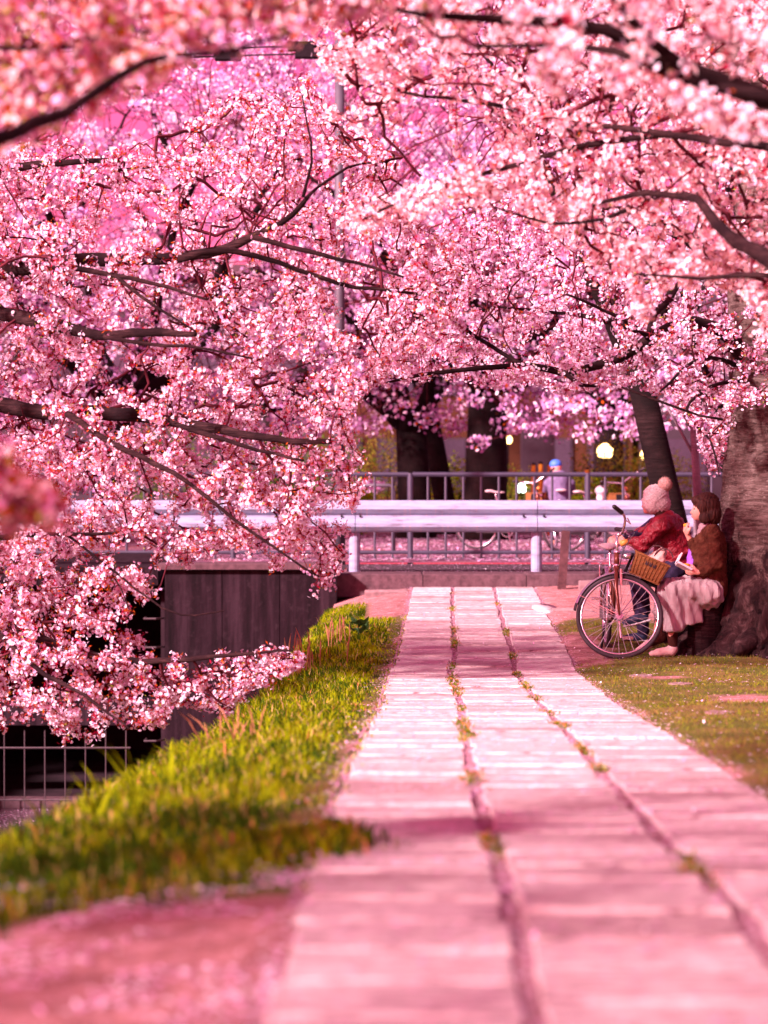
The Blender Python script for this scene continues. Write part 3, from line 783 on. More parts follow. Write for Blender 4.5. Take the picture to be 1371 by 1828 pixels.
polyL2 = [(-300, 980), (60, 985), (120, 1060), (200, 1110), (330, 1180), (420, 1160), (470, 1150), (550, 1165), (545, 1185), (480, 1215), (440, 1250), (395, 1290), (330, 1240), (300, 1290), (230, 1300), (170, 1345), (60, 1290), (0, 1310), (-300, 1320)]
TL = np.concatenate([sample_vol(polyL, 15.9, 19.2, 2450, 1.6, 1), sample_vol([(-100, 780), (560, 790), (640, 830), (600, 960), (480, 990), (300, 960), (100, 970), (-100, 1010)], 16, 18.5, 330, 2, 7), sample_vol([(-60, 950), (200, 960), (290, 1060), (180, 1110), (-60, 1110)], 16, 18, 130, 2, 3), sample_vol(polyL2, 15.7, 17.6, 640, 2.2, 4),
                     sample_vol([(-900, -200), (0, 240), (-380, 900), (-900, 700)], 15, 21, 150)])
cherry('cherry_tree', 'spreading cherry tree reaching from the left over the canal, dense pale pink blossom', tuple(tb),
       [tuple(tb), (-7.0, 18.2, 1.0), (-6.3, 18.1, 1.8), tuple(LL[0][0][0])], [.42, .30, .25, .17], LL, TL, 7.8, .0143, ['petal_pale', 'petal_pink'], .10,
       4.2, (.62, .10), group=None, tri=True, leafsize=.0145, twr=.0023)

# --- tree the two people lean on (right), trunk cut by the frame
TX, TY = 3.37, 20.35
def big_trunk(T):
    rows, seg = 150, 150
    z = np.linspace(-.12, 3.6, rows); a = np.linspace(0, 2 * np.pi, seg, endpoint=False)
    Zg, Ag = np.meshgrid(z, a, indexing='ij')
    r0 = np.interp(Zg, [-.12, 0, .15, .4, .8, 1.4, 2.2, 2.9, 3.6], [1.08, .97, .79, .67, .60, .555, .53, .56, .60])
    fl = np.clip(1 - Zg / .55, 0, 1) ** 1.6
    r = r0 + fl * (.10 * np.cos(5 * Ag + .8) + .07 * np.cos(9 * Ag + 2) + .05 * np.sin(3 * Ag))
    lowm = np.clip((1.0 - Zg) / .8, 0, 1)
    cx_ = np.cos(Ag); sy_ = np.sin(Ag)
    ridg = np.abs(wob(cx_ * 2.4, sy_ * 2.4, Zg * .8, 2.4, 1))
    r = r + lowm * (ridg - .35) * .10 + .02 * wob(cx_, sy_, Zg * .7, 3.0, 4)
    crk = np.abs(wob(cx_ * 2, sy_ * 2, Zg * .9, 4.2, 7)); r = r - np.clip(.10 - crk, 0, .1) * (.30 + .55 * lowm) * np.clip((2.2 - Zg) / 1.2, 0, 1)
    r = r + .005 * wob(cx_ * .8, sy_ * .8, Zg * 9, 2.2, 2) * (1 - lowm) + .004 * rng.normal(size=r.shape) * (.4 + lowm)
    lean = .03 * Zg
    V = np.stack([TX + lean + r * cx_, TY + r * sy_ * .95, Zg], 2).reshape(-1, 3)
    i, j = np.meshgrid(np.arange(rows - 1), np.arange(seg), indexing='ij'); j2 = (j + 1) % seg
    q = np.stack([i * seg + j, i * seg + j2, (i + 1) * seg + j2, (i + 1) * seg + j], 2).ravel()
    npmesh('trunk', V, q, np.full((rows - 1) * seg, 4), ['bark_trunk'], None, T, None, smooth=True)
    for ang, L in ((3.35, .55), (4.1, .42), (4.9, .5), (2.7, .45)):
        p = [(TX + math.cos(ang) * d, TY + math.sin(ang) * d, .16 * (1 - (d - .5) / (L + .3)) + hz(TX + math.cos(ang) * d, TY + math.sin(ang) * d) - .02) for d in (.5, .7, .85, .5 + L)]
        b = MB(); b.tube(p, [.16, .10, .06, .015], 12); b.build('root', 'bark_trunk', T, smooth=True)
    # two leading stems above the fork
    for pts, rad in (([(TX + .08, TY, 3.3), (TX - .1, TY, 4.0), (TX - .5, TY + .2, 5.0), (TX - .9, TY + .3, 6.2)], [.50, .36, .26, .12]),
                     ([(TX + .15, TY, 3.2), (TX + .6, TY + .1, 4.1), (TX + 1.1, TY - .2, 5.4)], [.48, .33, .15])):
        p, r_ = resample(pts, rad, .15); b = MB(); b.tube([tuple(v) for v in p], list(r_), 16); b.build('stem', 'bark_trunk', T, smooth=True)
YR = 19.2
LR = [limb_px([(1400, 690), (1335, 650), (1300, 598), (1240, 577), (1190, 588), (1160, 606), (1110, 636), (1050, 658), (1000, 663), (940, 653), (860, 657), (760, 668), (690, 682)], 20.3, YR - .4, .075, .009),
      limb_px([(1160, 604), (1166, 560), (1195, 535), (1215, 500)], YR, YR + .4, .034, .018),
      limb_px([(1005, 665), (1035, 687), (1062, 690)], YR - .2, YR - .4, .022, .010),
      limb_px([(1140, 590), (1080, 572), (1020, 562), (960, 555), (890, 548)], YR, YR + .4, .026, .008),
      limb_px([(1160, 604), (1120, 575), (1060, 545), (1010, 525)], YR, YR - .6, .020, .008),
      limb_px([(1330, 660), (1280, 640), (1230, 650), (1180, 700)], 20.1, YR - 1, .024, .008),
      limb_px([(1320, 680), (1270, 690), (1225, 730), (1270, 790), (1282, 850)], 19.9, YR - 1, .018, .006),
      limb_px([(1110, 690), (1150, 705), (1200, 725), (1250, 742), (1290, 750)], YR - .6, YR - .8, .008, .010),
      limb_px([(1371, 540), (1300, 480), (1220, 420), (1120, 380), (1010, 350)], 20.3, YR + 1, .10, .012),
      limb_px([(940, 655), (850, 600), (770, 540), (720, 500)], YR - .2, YR + .6, .018, .006),
      limb_px([(1340, 400), (1280, 250), (1200, 120), (1130, 0)], 20.5, YR + .5, .12, .02),
      limb_px([(1400, 690), (1480, 640), (1560, 600), (1640, 560)], 20.3, YR, .09, .02)]
polyR = [(640, 560), (740, 440), (840, 360), (930, 330), (1050, 380), (1200, 440), (1450, 460), (1750, 500), (1700, 700), (1450, 720), (1330, 730), (1300, 770), (1292, 860), (1272, 850), (1262, 790), (1215, 740), (1170, 712), (1110, 695), (1040, 690), (1000, 700), (940, 690), (850, 690), (780, 668), (700, 684), (650, 660)]
TR = np.concatenate([sample_vol(polyR, 18.6, 22.4, 1500, 1.5, 2), sample_vol([(800, 330), (1050, -100), (1800, -100), (1750, 470)], 18.5, 23, 260, 1.2)])
cherry('cherry_tree', 'old cherry tree with a thick ringed trunk that the two seated people lean against', (TX, TY, 0),
       [(TX, TY, 0), (TX, TY, 3.4)], [.6, .5], LR, TR, 7.9, .0146, ['petal_pale', 'petal_pink'], .18, 1.6, (.38, .24), trunk_obj=big_trunk, tri=True)

# --- near tree on the right whose canopy hangs over the path (soft, upper right)
LN = [limb_px([(2900, 500), (2300, 420), (1700, 330), (1420, 200), (1300, 152), (1200, 112), (1080, 52), (930, 36), (760, 27), (690, 12)], 8.6, 7.6, .055, .008),
      limb_px([(1210, 115), (1150, 60), (1100, 0), (1060, -60)], 7.7, 7.5, .022, .012),
      limb_px([(1420, 185), (1330, 165), (1200, 132), (1100, 86), (1000, 80), (850, 84)], 8.0, 8.2, .024, .008),
      limb_px([(2300, 420), (1900, 540), (1500, 520), (1371, 462), (1320, 432), (1280, 400), (1245, 358), (1180, 346), (1110, 352), (1060, 367)], 9.0, 12.4, .050, .008),
      limb_px([(1371, 262), (1200, 240), (1060, 222), (1030, 240), (1015, 205)], 11.6, 12.8, .022, .008),
      limb_px([(1450, 500), (1350, 492), (1250, 497), (1130, 490)], 11.4, 12.0, .018, .005),
      limb_px([(1900, 540), (1600, 400), (1450, 300), (1371, 262)], 9.6, 11.6, .04, .022),
      limb_px([(1200, 240), (1050, 260), (900, 300), (760, 340), (650, 390)], 12.2, 13, .020, .006),
      limb_px([(1180, 346), (1080, 390), (980, 400), (880, 370)], 12, 12.4, .013, .005),
      limb_px([(1030, 240), (900, 190), (760, 170), (640, 150)], 12.6, 13.4, .016, .005)]
polyN = [(565, 395), (600, 425), (650, 410), (720, 395), (800, 365), (900, 345), (950, 410), (1030, 440), (1065, 500), (1150, 525), (1230, 515), (1300, 515), (1600, 560), (1800, 200), (1600, -100), (600, -100), (560, 60), (590, 130), (700, 150), (800, 175), (880, 215), (850, 270), (760, 315), (680, 340)]
polyN2 = [(620, -120), (700, 90), (900, 110), (1050, 200), (1371, 260), (1900, 330), (1900, -200)]
TN = np.concatenate([sample_vol(polyN, 12.0, 14.8, 1900, 1.8, 5), sample_vol([(560, -60), (720, -60), (720, 260), (600, 230), (560, 120)], 13, 14.6, 80), sample_vol(polyN2, 7.4, 9.4, 230, 2.2, 3),
                     sample_vol([(1130, 520), (1165, 520), (1160, 560), (1140, 560)], 12.0, 12.2, 5), sample_vol([(1325, 520), (1371, 500), (1371, 600), (1330, 590)], 12.0, 12.3, 14), 
                     sample_vol([(1500, 500), (1900, 600), (3200, 300), (3000, -900), (1600, -300)], 6.5, 12, 260)])
nb = LN[0][0][0]
cherry('cherry_tree', 'near cherry tree whose soft salmon-pink canopy and dark limb fill the upper right corner', (4.6, 8.4, float(H(4.6, 8.4)) - .05),
       [(4.6, 8.4, float(H(4.6, 8.4)) - .05), (4.5, 8.3, 1.0), (4.3, 8.1, 1.8), tuple(nb)], [.34, .26, .20, .08], LN, TN, 6.8, .0156, ['petal_salmon', 'petal_pale'], .35, .35, (.55, .25), tri=True)

# --- near tree on the left (very soft, upper left corner)
LM = [limb_px([(-2400, 700), (-1500, 480), (-600, 330), (-100, 262), (60, 225), (150, 182), (260, 110), (420, 88), (520, 60)], 4.6, 7.4, .034, .005),
      limb_px([(-600, 330), (-200, 140), (0, 86), (150, 90), (300, 100)], 5.6, 7.6, .014, .004),
      limb_px([(-1500, 480), (-700, 0), (-200, -80), (100, -50), (400, -60)], 5, 7.6, .030, .004),
      limb_px([(-2400, 700), (-1300, 800), (-400, 880), (-100, 880), (40, 860)], 4.6, 6.2, .03, .004)]
TM = np.concatenate([sample_vol([(-200, -150), (500, -150), (470, 20), (400, 90), (300, 130), (200, 190), (60, 250), (-200, 280)], 6.8, 8.4, 420, 2.5, 2),
                     sample_vol([(450, -150), (700, -150), (680, 10), (560, 40), (450, 30)], 7.0, 8.4, 50, 2.5, 2),
                     sample_vol([(-160, 800), (30, 795), (70, 870), (120, 900), (60, 935), (-160, 960)], 5.9, 6.3, 48),
                     sample_vol([(-3200, 500), (-2200, -900), (-300, -700), (-260, 300), (-1200, 400)], 3.4, 6.4, 200),
                     np.stack([rng.uniform(-5.2, -.98, 1750), rng.uniform(-.8, 4.7, 1750), rng.uniform(2.5, 4.1, 1750)], 1)])  # added unseen crown mass above and left of the camera, shading the near path
mb_ = LM[0][0][0]
cherry('cherry_tree', 'nearest cherry tree, its blurred reddish twigs crossing the upper left corner', (-3.0, 4.3, float(H(-3.0, 4.3)) - .1),
       [(-3.0, 4.3, float(H(-3.0, 4.3)) - .1), (-2.95, 4.35, .9), tuple(mb_)], [.26, .2, .06], LM, TM, 4.2, .0160, ['petal_salmon', 'petal_pink'], .40, 4.0, (.60, .38), tri=True, leafsize=.020)

# --- trees across the road
def far_tree(x, y, hgt, rad, n, label, trunk=.3, lean=0, low=2.6, deep=.55, fork=None, q=.045, group='cherry trees across the road', bare=False, barkm='bark_far'):
    T = thing('cherry_tree', label, 'cherry tree', (x, y, RZ), group=group)
    b = MB(); f = fork or 2.6
    b.tube([(x - lean * .0, y, RZ - .1), (x, y, RZ + .25), (x + lean * .5, y, RZ + f * .55), (x + lean, y, RZ + f)], [trunk * 1.5, trunk * 1.08, trunk, trunk * .92], 14)
    b.build('trunk', barkm, T, smooth=True)
    nl = 7; tips = []
    for k in range(nl):
        an = 2 * math.pi * k / nl + random.uniform(-.3, .3); L = rad * random.uniform(.6, .95); up = random.uniform(.25, .8) * (hgt - f)
        p0 = Vector((x + lean, y, RZ + f - .25)); p3 = p0 + Vector((math.cos(an) * L, math.sin(an) * L, up))
        p1 = p0.lerp(p3, .35) + Vector((0, 0, -.1 * L + .25)); p2 = p0.lerp(p3, .7) + Vector((0, 0, .12 * L))
        pp, rr = resample([p0, p1, p2, p3], [trunk * .55, trunk * .33, trunk * .2, .02], .3)
        b = MB(); b.tube([tuple(v + rng.normal(size=3) * .03) for v in pp], list(rr), 7); b.build('branch', barkm, T, smooth=True)
        tips += [pp[i] for i in range(len(pp) // 3, len(pp), 2)]
    # crown: blossom puffs round many twig points
    tips = np.array(tips); n = int(n * 1.05); m = int(n / 55)
    zz = rng.random(m); cen = np.stack([x + lean + rng.normal(size=m) * rad * .5, y + rng.normal(size=m) * rad * .45, RZ + low + zz * (hgt - low)], 1)
    dz = np.clip(((cen[:, 2] - RZ - low) / (hgt - low)), 0, 1); lim = rad * np.sqrt(np.clip(1 - (dz * 1.05 - .25) ** 2 * 1.1, .05, 1))
    hv = cen[:, :2] - np.array([x + lean, y]); L = np.linalg.norm(hv, axis=1); s = np.minimum(1, lim / (L + 1e-6)); cen[:, :2] = np.array([x + lean, y]) + hv * s[:, None]
    near = np.array([tips[np.argmin(np.sum((tips - c_) ** 2, 1) + rng.random(len(tips)) * 2.5)] for c_ in cen])
    bend = near * .5 + cen * .5 + rng.normal(size=cen.shape) * .22
    edges_mesh(np.concatenate([near, bend]), np.concatenate([bend, cen]), np.repeat([.016, .010], m), np.repeat([.010, .005], m), 'twigs', 'twig', T, 3)
    rep = rng.integers(0, m, n); pr_ = rng.uniform(.14, .36, m)[rep]
    d = rng.normal(size=(n, 3)); d /= np.linalg.norm(d, axis=1)[:, None]; c_ = cen[rep] + d * (pr_ * rng.random(n) ** .4)[:, None] * np.array([1.2, 1.2, .75])
    quads(c_, rng.uniform(.7, 1.2, n) * q, ['petal_far', 'petal_far_deep', 'leaf_copper'], np.where(rng.random(n) < .04, 2, np.where(rng.random(n) < deep, 1, 0)), 'blossoms', T, asp=.8)
    return T
far_tree(.58, 44, 9.5, 4.2, 16000, 'cherry tree with a dark forked trunk, left of the pair behind the fence', .30, -.1, 1.9, fork=2.2)
far_tree(1.80, 43, 9.0, 4.0, 15000, 'cherry tree with the thickest straight trunk behind the middle of the fence', .37, .05, 1.95, fork=2.8)
far_tree(1.25, 47, 8.0, 3.5, 9000, 'cherry tree with a leaning trunk standing between the two darker trunks', .20, -.55, 2.6, fork=3.2)
far_tree(6.2, 41, 9.5, 4.4, 15000, 'cherry tree across the road whose low branches hang before the warm lamp', .3, -.4, 1.7, fork=2.4)
far_tree(-4.8, 42, 9.0, 4.6, 17000, 'cherry tree across the road seen through the blossom left of the utility pole', .3, .2, .9)
far_tree(-8.6, 38, 10.0, 4.2, 15000, 'cherry tree across the road at the far left behind the canal bridge', .32, .3, 1.0)
far_tree(-2.4, 55, 13, 5.5, 16000, 'tall pale cherry tree rising behind the utility pole', .35, 0, 4.0, .10)
far_tree(-9.5, 58, 13.5, 5.6, 15000, 'tall pale cherry tree at the back left of the park', .35, 0, 3.0, .10)
far_tree(5.2, 56, 13.5, 5.6, 15000, 'tall pale cherry tree at the back behind the warm lamp', .35, 0, 3.5, .10)
far_tree(12.0, 52, 12.5, 5.4, 10000, 'tall cherry tree at the back right behind the thick trunk', .35, 0, 2.5, .10)
far_tree(9.5, 33, 8.5, 3.6, 8000, 'cherry tree across the road hidden to the right of the thick trunk', .3, 0, 2.0)
# leaning dark tree just before the guardrail and a slim pale one beside it
far_tree(3.22, 26.2, 7.6, 2.6, 9000, 'dark leaning cherry trunk behind the seated pair, left of the thick trunk', .15, -.55, 3.1, fork=2.6, q=.022, group=None)
ty = 26.8; b = MB(); T = thing('slim_tree', 'slim pale grey sapling trunk between the leaning trunk and the thick one', 'tree', (P(1243, 1000, ty).x, ty, .15))
p = [P(1247, 1050, ty), P(1245, 880, ty), P(1240, 800, ty), P(1236, 745, ty), P(1215, 700, ty)]
b.tube(p, [.055, .048, .042, .03, .012], 10); b.build('trunk', 'bark_pale', T, smooth=True)
for pl_ in ([(1240, 815), (1218, 775), (1193, 730), (1180, 690)], [(1238, 770), (1225, 750), (1213, 727)], [(1240, 790), (1262, 740), (1270, 690)]):
    b = MB(); b.tube([P(x, y, ty) for x, y in pl_], [.02, .016, .012, .006][:len(pl_)], 6); b.build('branch', 'bark_pale', T, smooth=True)

# --- undergrowth across the road
def bush(x, y, z, w, h, n, mat, label, q=.035, group='shrubs behind the fence'):
    T = thing('shrub', label, 'shrub', (x, y, z), group=group)
    b = MB()
    for k in range(6):
        a = random.uniform(0, 6.28); r_ = w * .35
        b.tube([(x, y, z), (x + math.cos(a) * r_ * .4, y + math.sin(a) * r_ * .4, z + h * .45), (x + math.cos(a) * r_, y + math.sin(a) * r_, z + h * .8)], [.025, .015, .006], 5)
    b.build('stem', 'bark_far', T)
    d = rng.normal(size=(n, 3)); d /= np.linalg.norm(d, axis=1)[:, None]; r_ = rng.random(n) ** .35
    c_ = d * r_[:, None] * np.array([w / 2, w / 2, h / 2]); c_ *= (1 + .25 * wob(d[:, 0] * 2, d[:, 1] * 2, d[:, 2] * 2, 2, x))[:, None]
    c_ += np.array([x, y, z + h * .55]); c_[:, 2] = np.maximum(c_[:, 2], z + .02)
    quads(c_, rng.uniform(.6, 1.2, n) * q, [mat, 'shrub_leaf'], (rng.random(n) < .3).astype(int), 'leaves', T)
for i_, (px, Y_, w, h, mt, lb) in enumerate([(800, 48, 1.6, 1.5, 'grass_bright', 'bright yellow-green shrub between the two dark trunks'), (690, 50, 2.2, 2.0, 'shrub_ochre', 'ochre shrub behind the left end of the fence'),
        (905, 50, 1.5, 1.3, 'shrub_ochre', 'ochre shrub right of the thickest far trunk'), (1110, 49, 2.2, 1.9, 'shrub_ochre', 'ochre shrub behind the right end of the fence'),
        (1180, 52, 2.0, 1.6, 'grass_bright', 'green shrub behind the hat of the red-jacketed person'), (1040, 53, 1.6, 1.2, 'grass_bright', 'low green shrub behind the white moped'),
        (560, 50, 3.0, 2.0, 'shrub_leaf', 'dark green shrub hidden behind the left blossom'), (640, 46, .9, .8, 'grass_bright', 'small green shrub left of the forked trunk'),
        (300, 52, 3.4, 2.2, 'shrub_leaf', 'wide dark shrub across the road left of the utility pole')]):
    bush(P(px, 900, Y_).x, Y_, RZ, w, h, 2600, mt, lb)
# ------------------------------------------------------------------ guardrail (W beam on white posts)
YG = 28.55
gr = thing('guardrail', 'white corrugated steel guardrail across the end of the path', 'guardrail', (0, YG, RZ))
zt = P(0, 893, YG).z; zb = P(0, 950, YG).z; hh = zt - zb
prof_w = [(.040, 1.0), (.0, .985), (-.018, .93), (-.055, .82), (-.058, .72), (-.020, .60), (.012, .54), (.012, .46), (-.020, .40), (-.058, .28), (-.055, .17), (-.018, .06), (.0, .015), (.040, .0)]
def beam(x0, x1):
    b = MB(); vs = []; n = len(prof_w)
    for x in (x0, x1):
        vs += [(x, YG + d, zb + u * hh) for d, u in prof_w]
    for x in (x0, x1):
        vs += [(x, YG + d + .006, zb + u * hh) for d, u in prof_w]
    fs = [(i, i + 1, n + i + 1, n + i) for i in range(n - 1)] + [(2 * n + i + 1, 2 * n + i, 3 * n + i, 3 * n + i + 1) for i in range(n - 1)]
    fs += [(0, n, 3 * n, 2 * n), (n - 1, 3 * n - 1, 4 * n - 1, 2 * n - 1)]
    fs += [(i, 2 * n + i, 2 * n + i + 1, i + 1) for i in range(n - 1)] + [(n + i, n + i + 1, 3 * n + i + 1, 3 * n + i) for i in range(n - 1)]
    b.add(vs, fs); o = b.build('beam', 'rail_paint', gr, smooth=False); return o
px_posts = P(958, 950, YG + .1).x
seam = P(960, 0, YG).x
for k in range(-5, 4):
    beam(seam + 2.15 * k + .004, seam + 2.15 * (k + 1) - .004)
boltm = None
for k in range(-5, 5):
    x = px_posts + 2.16 * k
    b = MB(); b.tube([(x, YG + .125, .05 if x > -2.5 else .3), (x, YG + .125, zt - .03)], .066, 14); b.build('post', 'rail_paint', gr, smooth=False)
    b = MB(); b.box(x - .04, x + .04, YG + .02, YG + .10, zb + .12, zt - .12); b.build('bracket', 'rail_paint', gr)
    for dx in (-.11, .11, ) if k != 0 else (-.12, .12):
        for dz_ in ((.5,) if k else (.5,)):
            b = MB(); b.tube([(x + dx - .04, YG + .012, zb + hh * dz_), (x + dx - .04, YG - .012, zb + hh * dz_)], .013, 8); b.build('bolt', 'dark_metal', gr)

# ------------------------------------------------------------------ pedestrian fence across the road
YF = 33.0
pf = thing('pedestrian_fence', 'grey-violet metal bar fence on the far side of the road', 'fence', (0, YF, RZ))
ztop = P(0, 847, YF).z; z2 = P(0, 986, YF).z; z3 = P(0, 1003, YF).z + .03
xp = P(1050, 0, YF).x - 2.42 * 5
xend = P(1172, 0, YF).x
for k in range(6):
    x0 = xp + 2.42 * k; x1 = min(x0 + 2.42, 8)
    for z_, r_ in ((ztop, .032), (z2, .026), (z3 + .0, .018)):
        b = MB(); b.tube([(x0 + .03, YF, z_), (x1 - .03, YF, z_)], r_, 8); b.build('rail', 'fence_grey', pf)
    b = MB(); b.tube([(x0, YF, RZ - .1), (x0, YF, ztop + .02)], .042, 10); b.build('post', 'fence_grey', pf)
bm = None
for k in range(6):
    for j in range(1, 10):
        x = xp + 2.42 * k + .242 * j
        if bm is None:
            b = MB(); b.tube([(0, 0, z3 - RZ), (0, 0, ztop - RZ)], .019, 6); o = b.build('bar', 'fence_grey', pf, local=True); bm = o.data
        else:
            o = bpy.data.objects.new('bar', bm); COL.objects.link(o); o.parent = pf
        o.location = (x, 0, 0)
# low hoop barrier behind the left end of the fence
yh = 36.0; hp = thing('hoop_barrier', 'low rounded hoop barrier behind the left end of the grey fence', 'barrier', (P(660, 0, yh).x, yh, RZ))
b = MB(); b.tube([P(640, 866, yh), P(695, 866, yh), P(702, 870, yh), P(703, 878, yh), (P(703, 0, yh).x, yh, RZ - .05)], .025, 8); b.build('hoop', 'pole_grey', hp, smooth=True)
b = MB(); b.tube([P(640, 866, yh), (P(640, 0, yh).x, yh, RZ - .05)], .025, 8); b.build('leg', 'pole_grey', hp)

# utility pole and its cables
yu = 31.3; ux = P(606, 0, yu).x
up = thing('utility_pole', 'grey utility pole standing behind the guardrail at the tip of the left blossom', 'pole', (ux, yu, RZ))
b = MB(); b.tube([(ux, yu, RZ - .2), (ux, yu, 7.4)], [.075, .062], 14); b.build('shaft', 'pole_grey', up, smooth=True)
for z_ in (P(0, 85, yu).z, P(0, 99, yu).z):
    b = MB(); b.box(ux - .5, ux + .5, yu - .1, yu - .03, z_ - .05, z_ + .02); b.build('crossarm', 'dark_metal', up)
for z_, lb, w0 in ((P(0, 84, yu).z, 'upper overhead cable with dark sleeve boxes at the top left', (382, 515)), (P(0, 98, yu).z, 'lower overhead cable with dark sleeve boxes at the top left', (385, 528))):
    pc = thing('overhead_cable', lb, 'cable', (ux, yu, z_))
    pts = [(-14 + (ux + 14) * t, yu - .15, z_ - .12 * math.sin(math.pi * t) * (1 if t < 1 else 0) + .0) for t in np.linspace(0, 1, 12)]
    b = MB(); b.tube(pts, .012, 5); b.build('cable', 'black_plastic', pc)
    for w in w0:
        x0 = P(w, 0, yu).x; x1 = P(w + 46, 0, yu).x; t = (x0 + 14) / (ux + 14); zc = z_ - .12 * math.sin(math.pi * t)
        b = MB(); b.box(x0, x1, yu - .24, yu - .06, zc - .05, zc + .055, bev=.012); b.build('sleeve_box', 'dark_metal', pc)

# dark wooden bollard
yb = 27.55; p0 = P(1001, 1056, yb); p1 = P(1009, 947, yb)
bl = thing('bollard', 'dark leaning wooden post between the guardrail and the path end', 'post', (p0.x, yb, p0.z))
b = MB(); m = Matrix.Translation((p0.x, yb, p0.z - .1)) @ Matrix.Rotation(math.atan2(p1.x - p0.x, p1.z - p0.z), 4, 'Y')
b.box(-.046, .046, -.046, .046, 0, p1.z - p0.z + .1, m, bev=.012); b.build('shaft', 'dark_wood', bl)
# loose kerb stones at the end of the path
def stone(px0, px1, py, Y_, h, name, label, mat='pale_stone', dep=.16, cat='stone'):
    x0 = P(px0, py, Y_).x; x1 = P(px1, py, Y_).x; z = hz((x0 + x1) / 2, Y_)
    b = MB(); b.box(x0, x1, Y_, Y_ + dep, z - .06, z + h, bev=.02)
    b.v = [(x + random.uniform(-.012, .012), y + random.uniform(-.012, .012), zz + random.uniform(-.008, .008)) for x, y, zz in b.v]
    meta(b.build(name, mat, smooth=False), label, cat)
stone(985, 1058, 1084, 24.6, .03, 'edging_stone', 'pale edging stone lying where the lawn ends, right of the path', 'pale_stone', .10)
stone(1035, 1085, 1050, 27.2, .11, 'rubble_stone', 'pale rough stone at the foot of the kerb beside the dark post')
stone(650, 728, 1054, 27.3, .05, 'edging_stone', 'thin pale edging stone left of the path end, before the kerb', 'pale_stone', .12)
for i_, (px_, py_, Y_, w) in enumerate([(1145, 1214, 17.6, 46), (1215, 1240, 16.6, 44), (1285, 1300, 13.3, 60)]):
    x = P(px_, py_, Y_).x; z = hz(x, Y_); b = MB(); n = 9; ww = w / (FPX / Y_) / 2
    ring = [(x + math.cos(2 * math.pi * k / n) * ww * random.uniform(.8, 1.1), Y_ + math.sin(2 * math.pi * k / n) * ww * 1.1 * random.uniform(.8, 1.1)) for k in range(n)]
    vs = [(a, c, z - .03) for a, c in ring] + [(a * .97 + x * .03, c * .97 + Y_ * .03, z + .010) for a, c in ring]
    b.add(vs, [tuple(range(n, 2 * n))] + [(k, (k + 1) % n, n + (k + 1) % n, n + k) for k in range(n)])
    meta(b.build('flat_stone', 'pale_stone'), ['small flat stone in the lawn closest to the seated pair', 'flat stone in the lawn below the thick trunk', 'flat pinkish stone in the lawn closest to the camera'][i_], 'stone')
# curved worn concrete at the right end of the path
b = MB(); z = float(prof(25)); cx, cy = 1.66, 25.0
ring = [(cx + .13 * math.cos(a), cy + .5 * math.sin(a)) for a in np.linspace(0, 2 * math.pi, 14, endpoint=False)]
vs = [(a, c, float(prof(c)) - .05) for a, c in ring] + [(a, c, float(prof(c)) + .008) for a, c in ring] + [(cx, cy, z + .02)]
n = 14; b.add(vs, [(k, (k + 1) % n, n + (k + 1) % n, n + k) for k in range(n)] + [(n + k, n + (k + 1) % n, 2 * n) for k in range(n)])
meta(b.build('concrete_patch', 'slab_concrete', smooth=True), 'rounded worn concrete patch at the right edge of the far path', 'slab')

# ------------------------------------------------------------------ buildings beyond the park
def building(x0, x1, y, h, mat, label, lit=(), base=RZ, dep=8, nwin=4, rows=2):
    T = thing('building', label, 'building', ((x0 + x1) / 2, y, base))
    b = MB(); b.box(x0, x1, y, y + dep, base - .2, base + h); b.build('wall', mat, T)
    b = MB(); b.box(x0 - .3, x1 + .3, y - .4, y + dep + .3, base + h, base + h + .25); b.build('roof', 'roof_dark', T)
    k = 0
    for r_ in range(rows):
        for c_ in range(nwin):
            wx = x0 + (x1 - x0) * (c_ + .5) / nwin; w = (x1 - x0) / nwin * .32; z0 = base + .7 + r_ * 2.9
            if z0 + 1.5 > base + h: continue
            b = MB(); b.box(wx - w - .07, wx + w + .07, y - .06, y - .003, z0 - .07, z0 + 1.57); f = b.build('window', 'wall_pale', T)
            b = MB(); b.box(wx - w, wx + w, y - .085, y - .063, z0, z0 + 1.5); b.build('pane', 'window_lit' if (r_, c_) in lit else 'window_dark', f); k += 1
    return T
building(-2.0, 7.4, 72, 6.5, 'wall_orange', 'low orange-brown house with dark windows behind the far trees', (), nwin=6)
building(7.6, 20, 70, 7, 'wall_pale', 'pale house behind the far trees right of the orange one', (), nwin=6)
building(-16, -2.3, 76, 7.5, 'wall_pale', 'pale house behind the far trees on the left', (), nwin=6)
building(20.5, 40, 70, 6.5, 'wall_orange', 'orange-brown house hidden at the far right', ())
building(-40, -16.5, 74, 6.5, 'wall_orange', 'orange-brown house hidden at the far left', ())
for px_, Y_, w, mt, lb in ((962, 62, .42, 'wall_pale', 'broad pale gate pillar behind the yellow posts'), (915, 64, .3, 'wall_orange', 'orange-brown gate pillar behind the small lamp')):
    x = P(px_, 0, Y_).x; b = MB(); b.box(x - w, x + w, Y_, Y_ + .8, RZ - .1, 3.2, bev=.04); b2 = b.build('gate_pillar', mt); meta(b2, lb, 'pillar')
# distant pink hillside so the park does not end in the open
hb = MB(); nx_ = 60; vs = []
for i_ in range(nx_ + 1):
    x = -160 + 320 * i_ / nx_; h = 9 + 3.5 * math.sin(i_ * .7) + 2.2 * math.sin(i_ * 1.9 + 1)
    vs += [(x, 150, RZ - .5), (x, 172, h)]
hb.add(vs, [(2 * i_, 2 * i_ + 2, 2 * i_ + 3, 2 * i_ + 1) for i_ in range(nx_)])
meta(hb.build('hills', 'shrub_leaf', smooth=True), 'low wooded hills far behind the park', kind='structure')

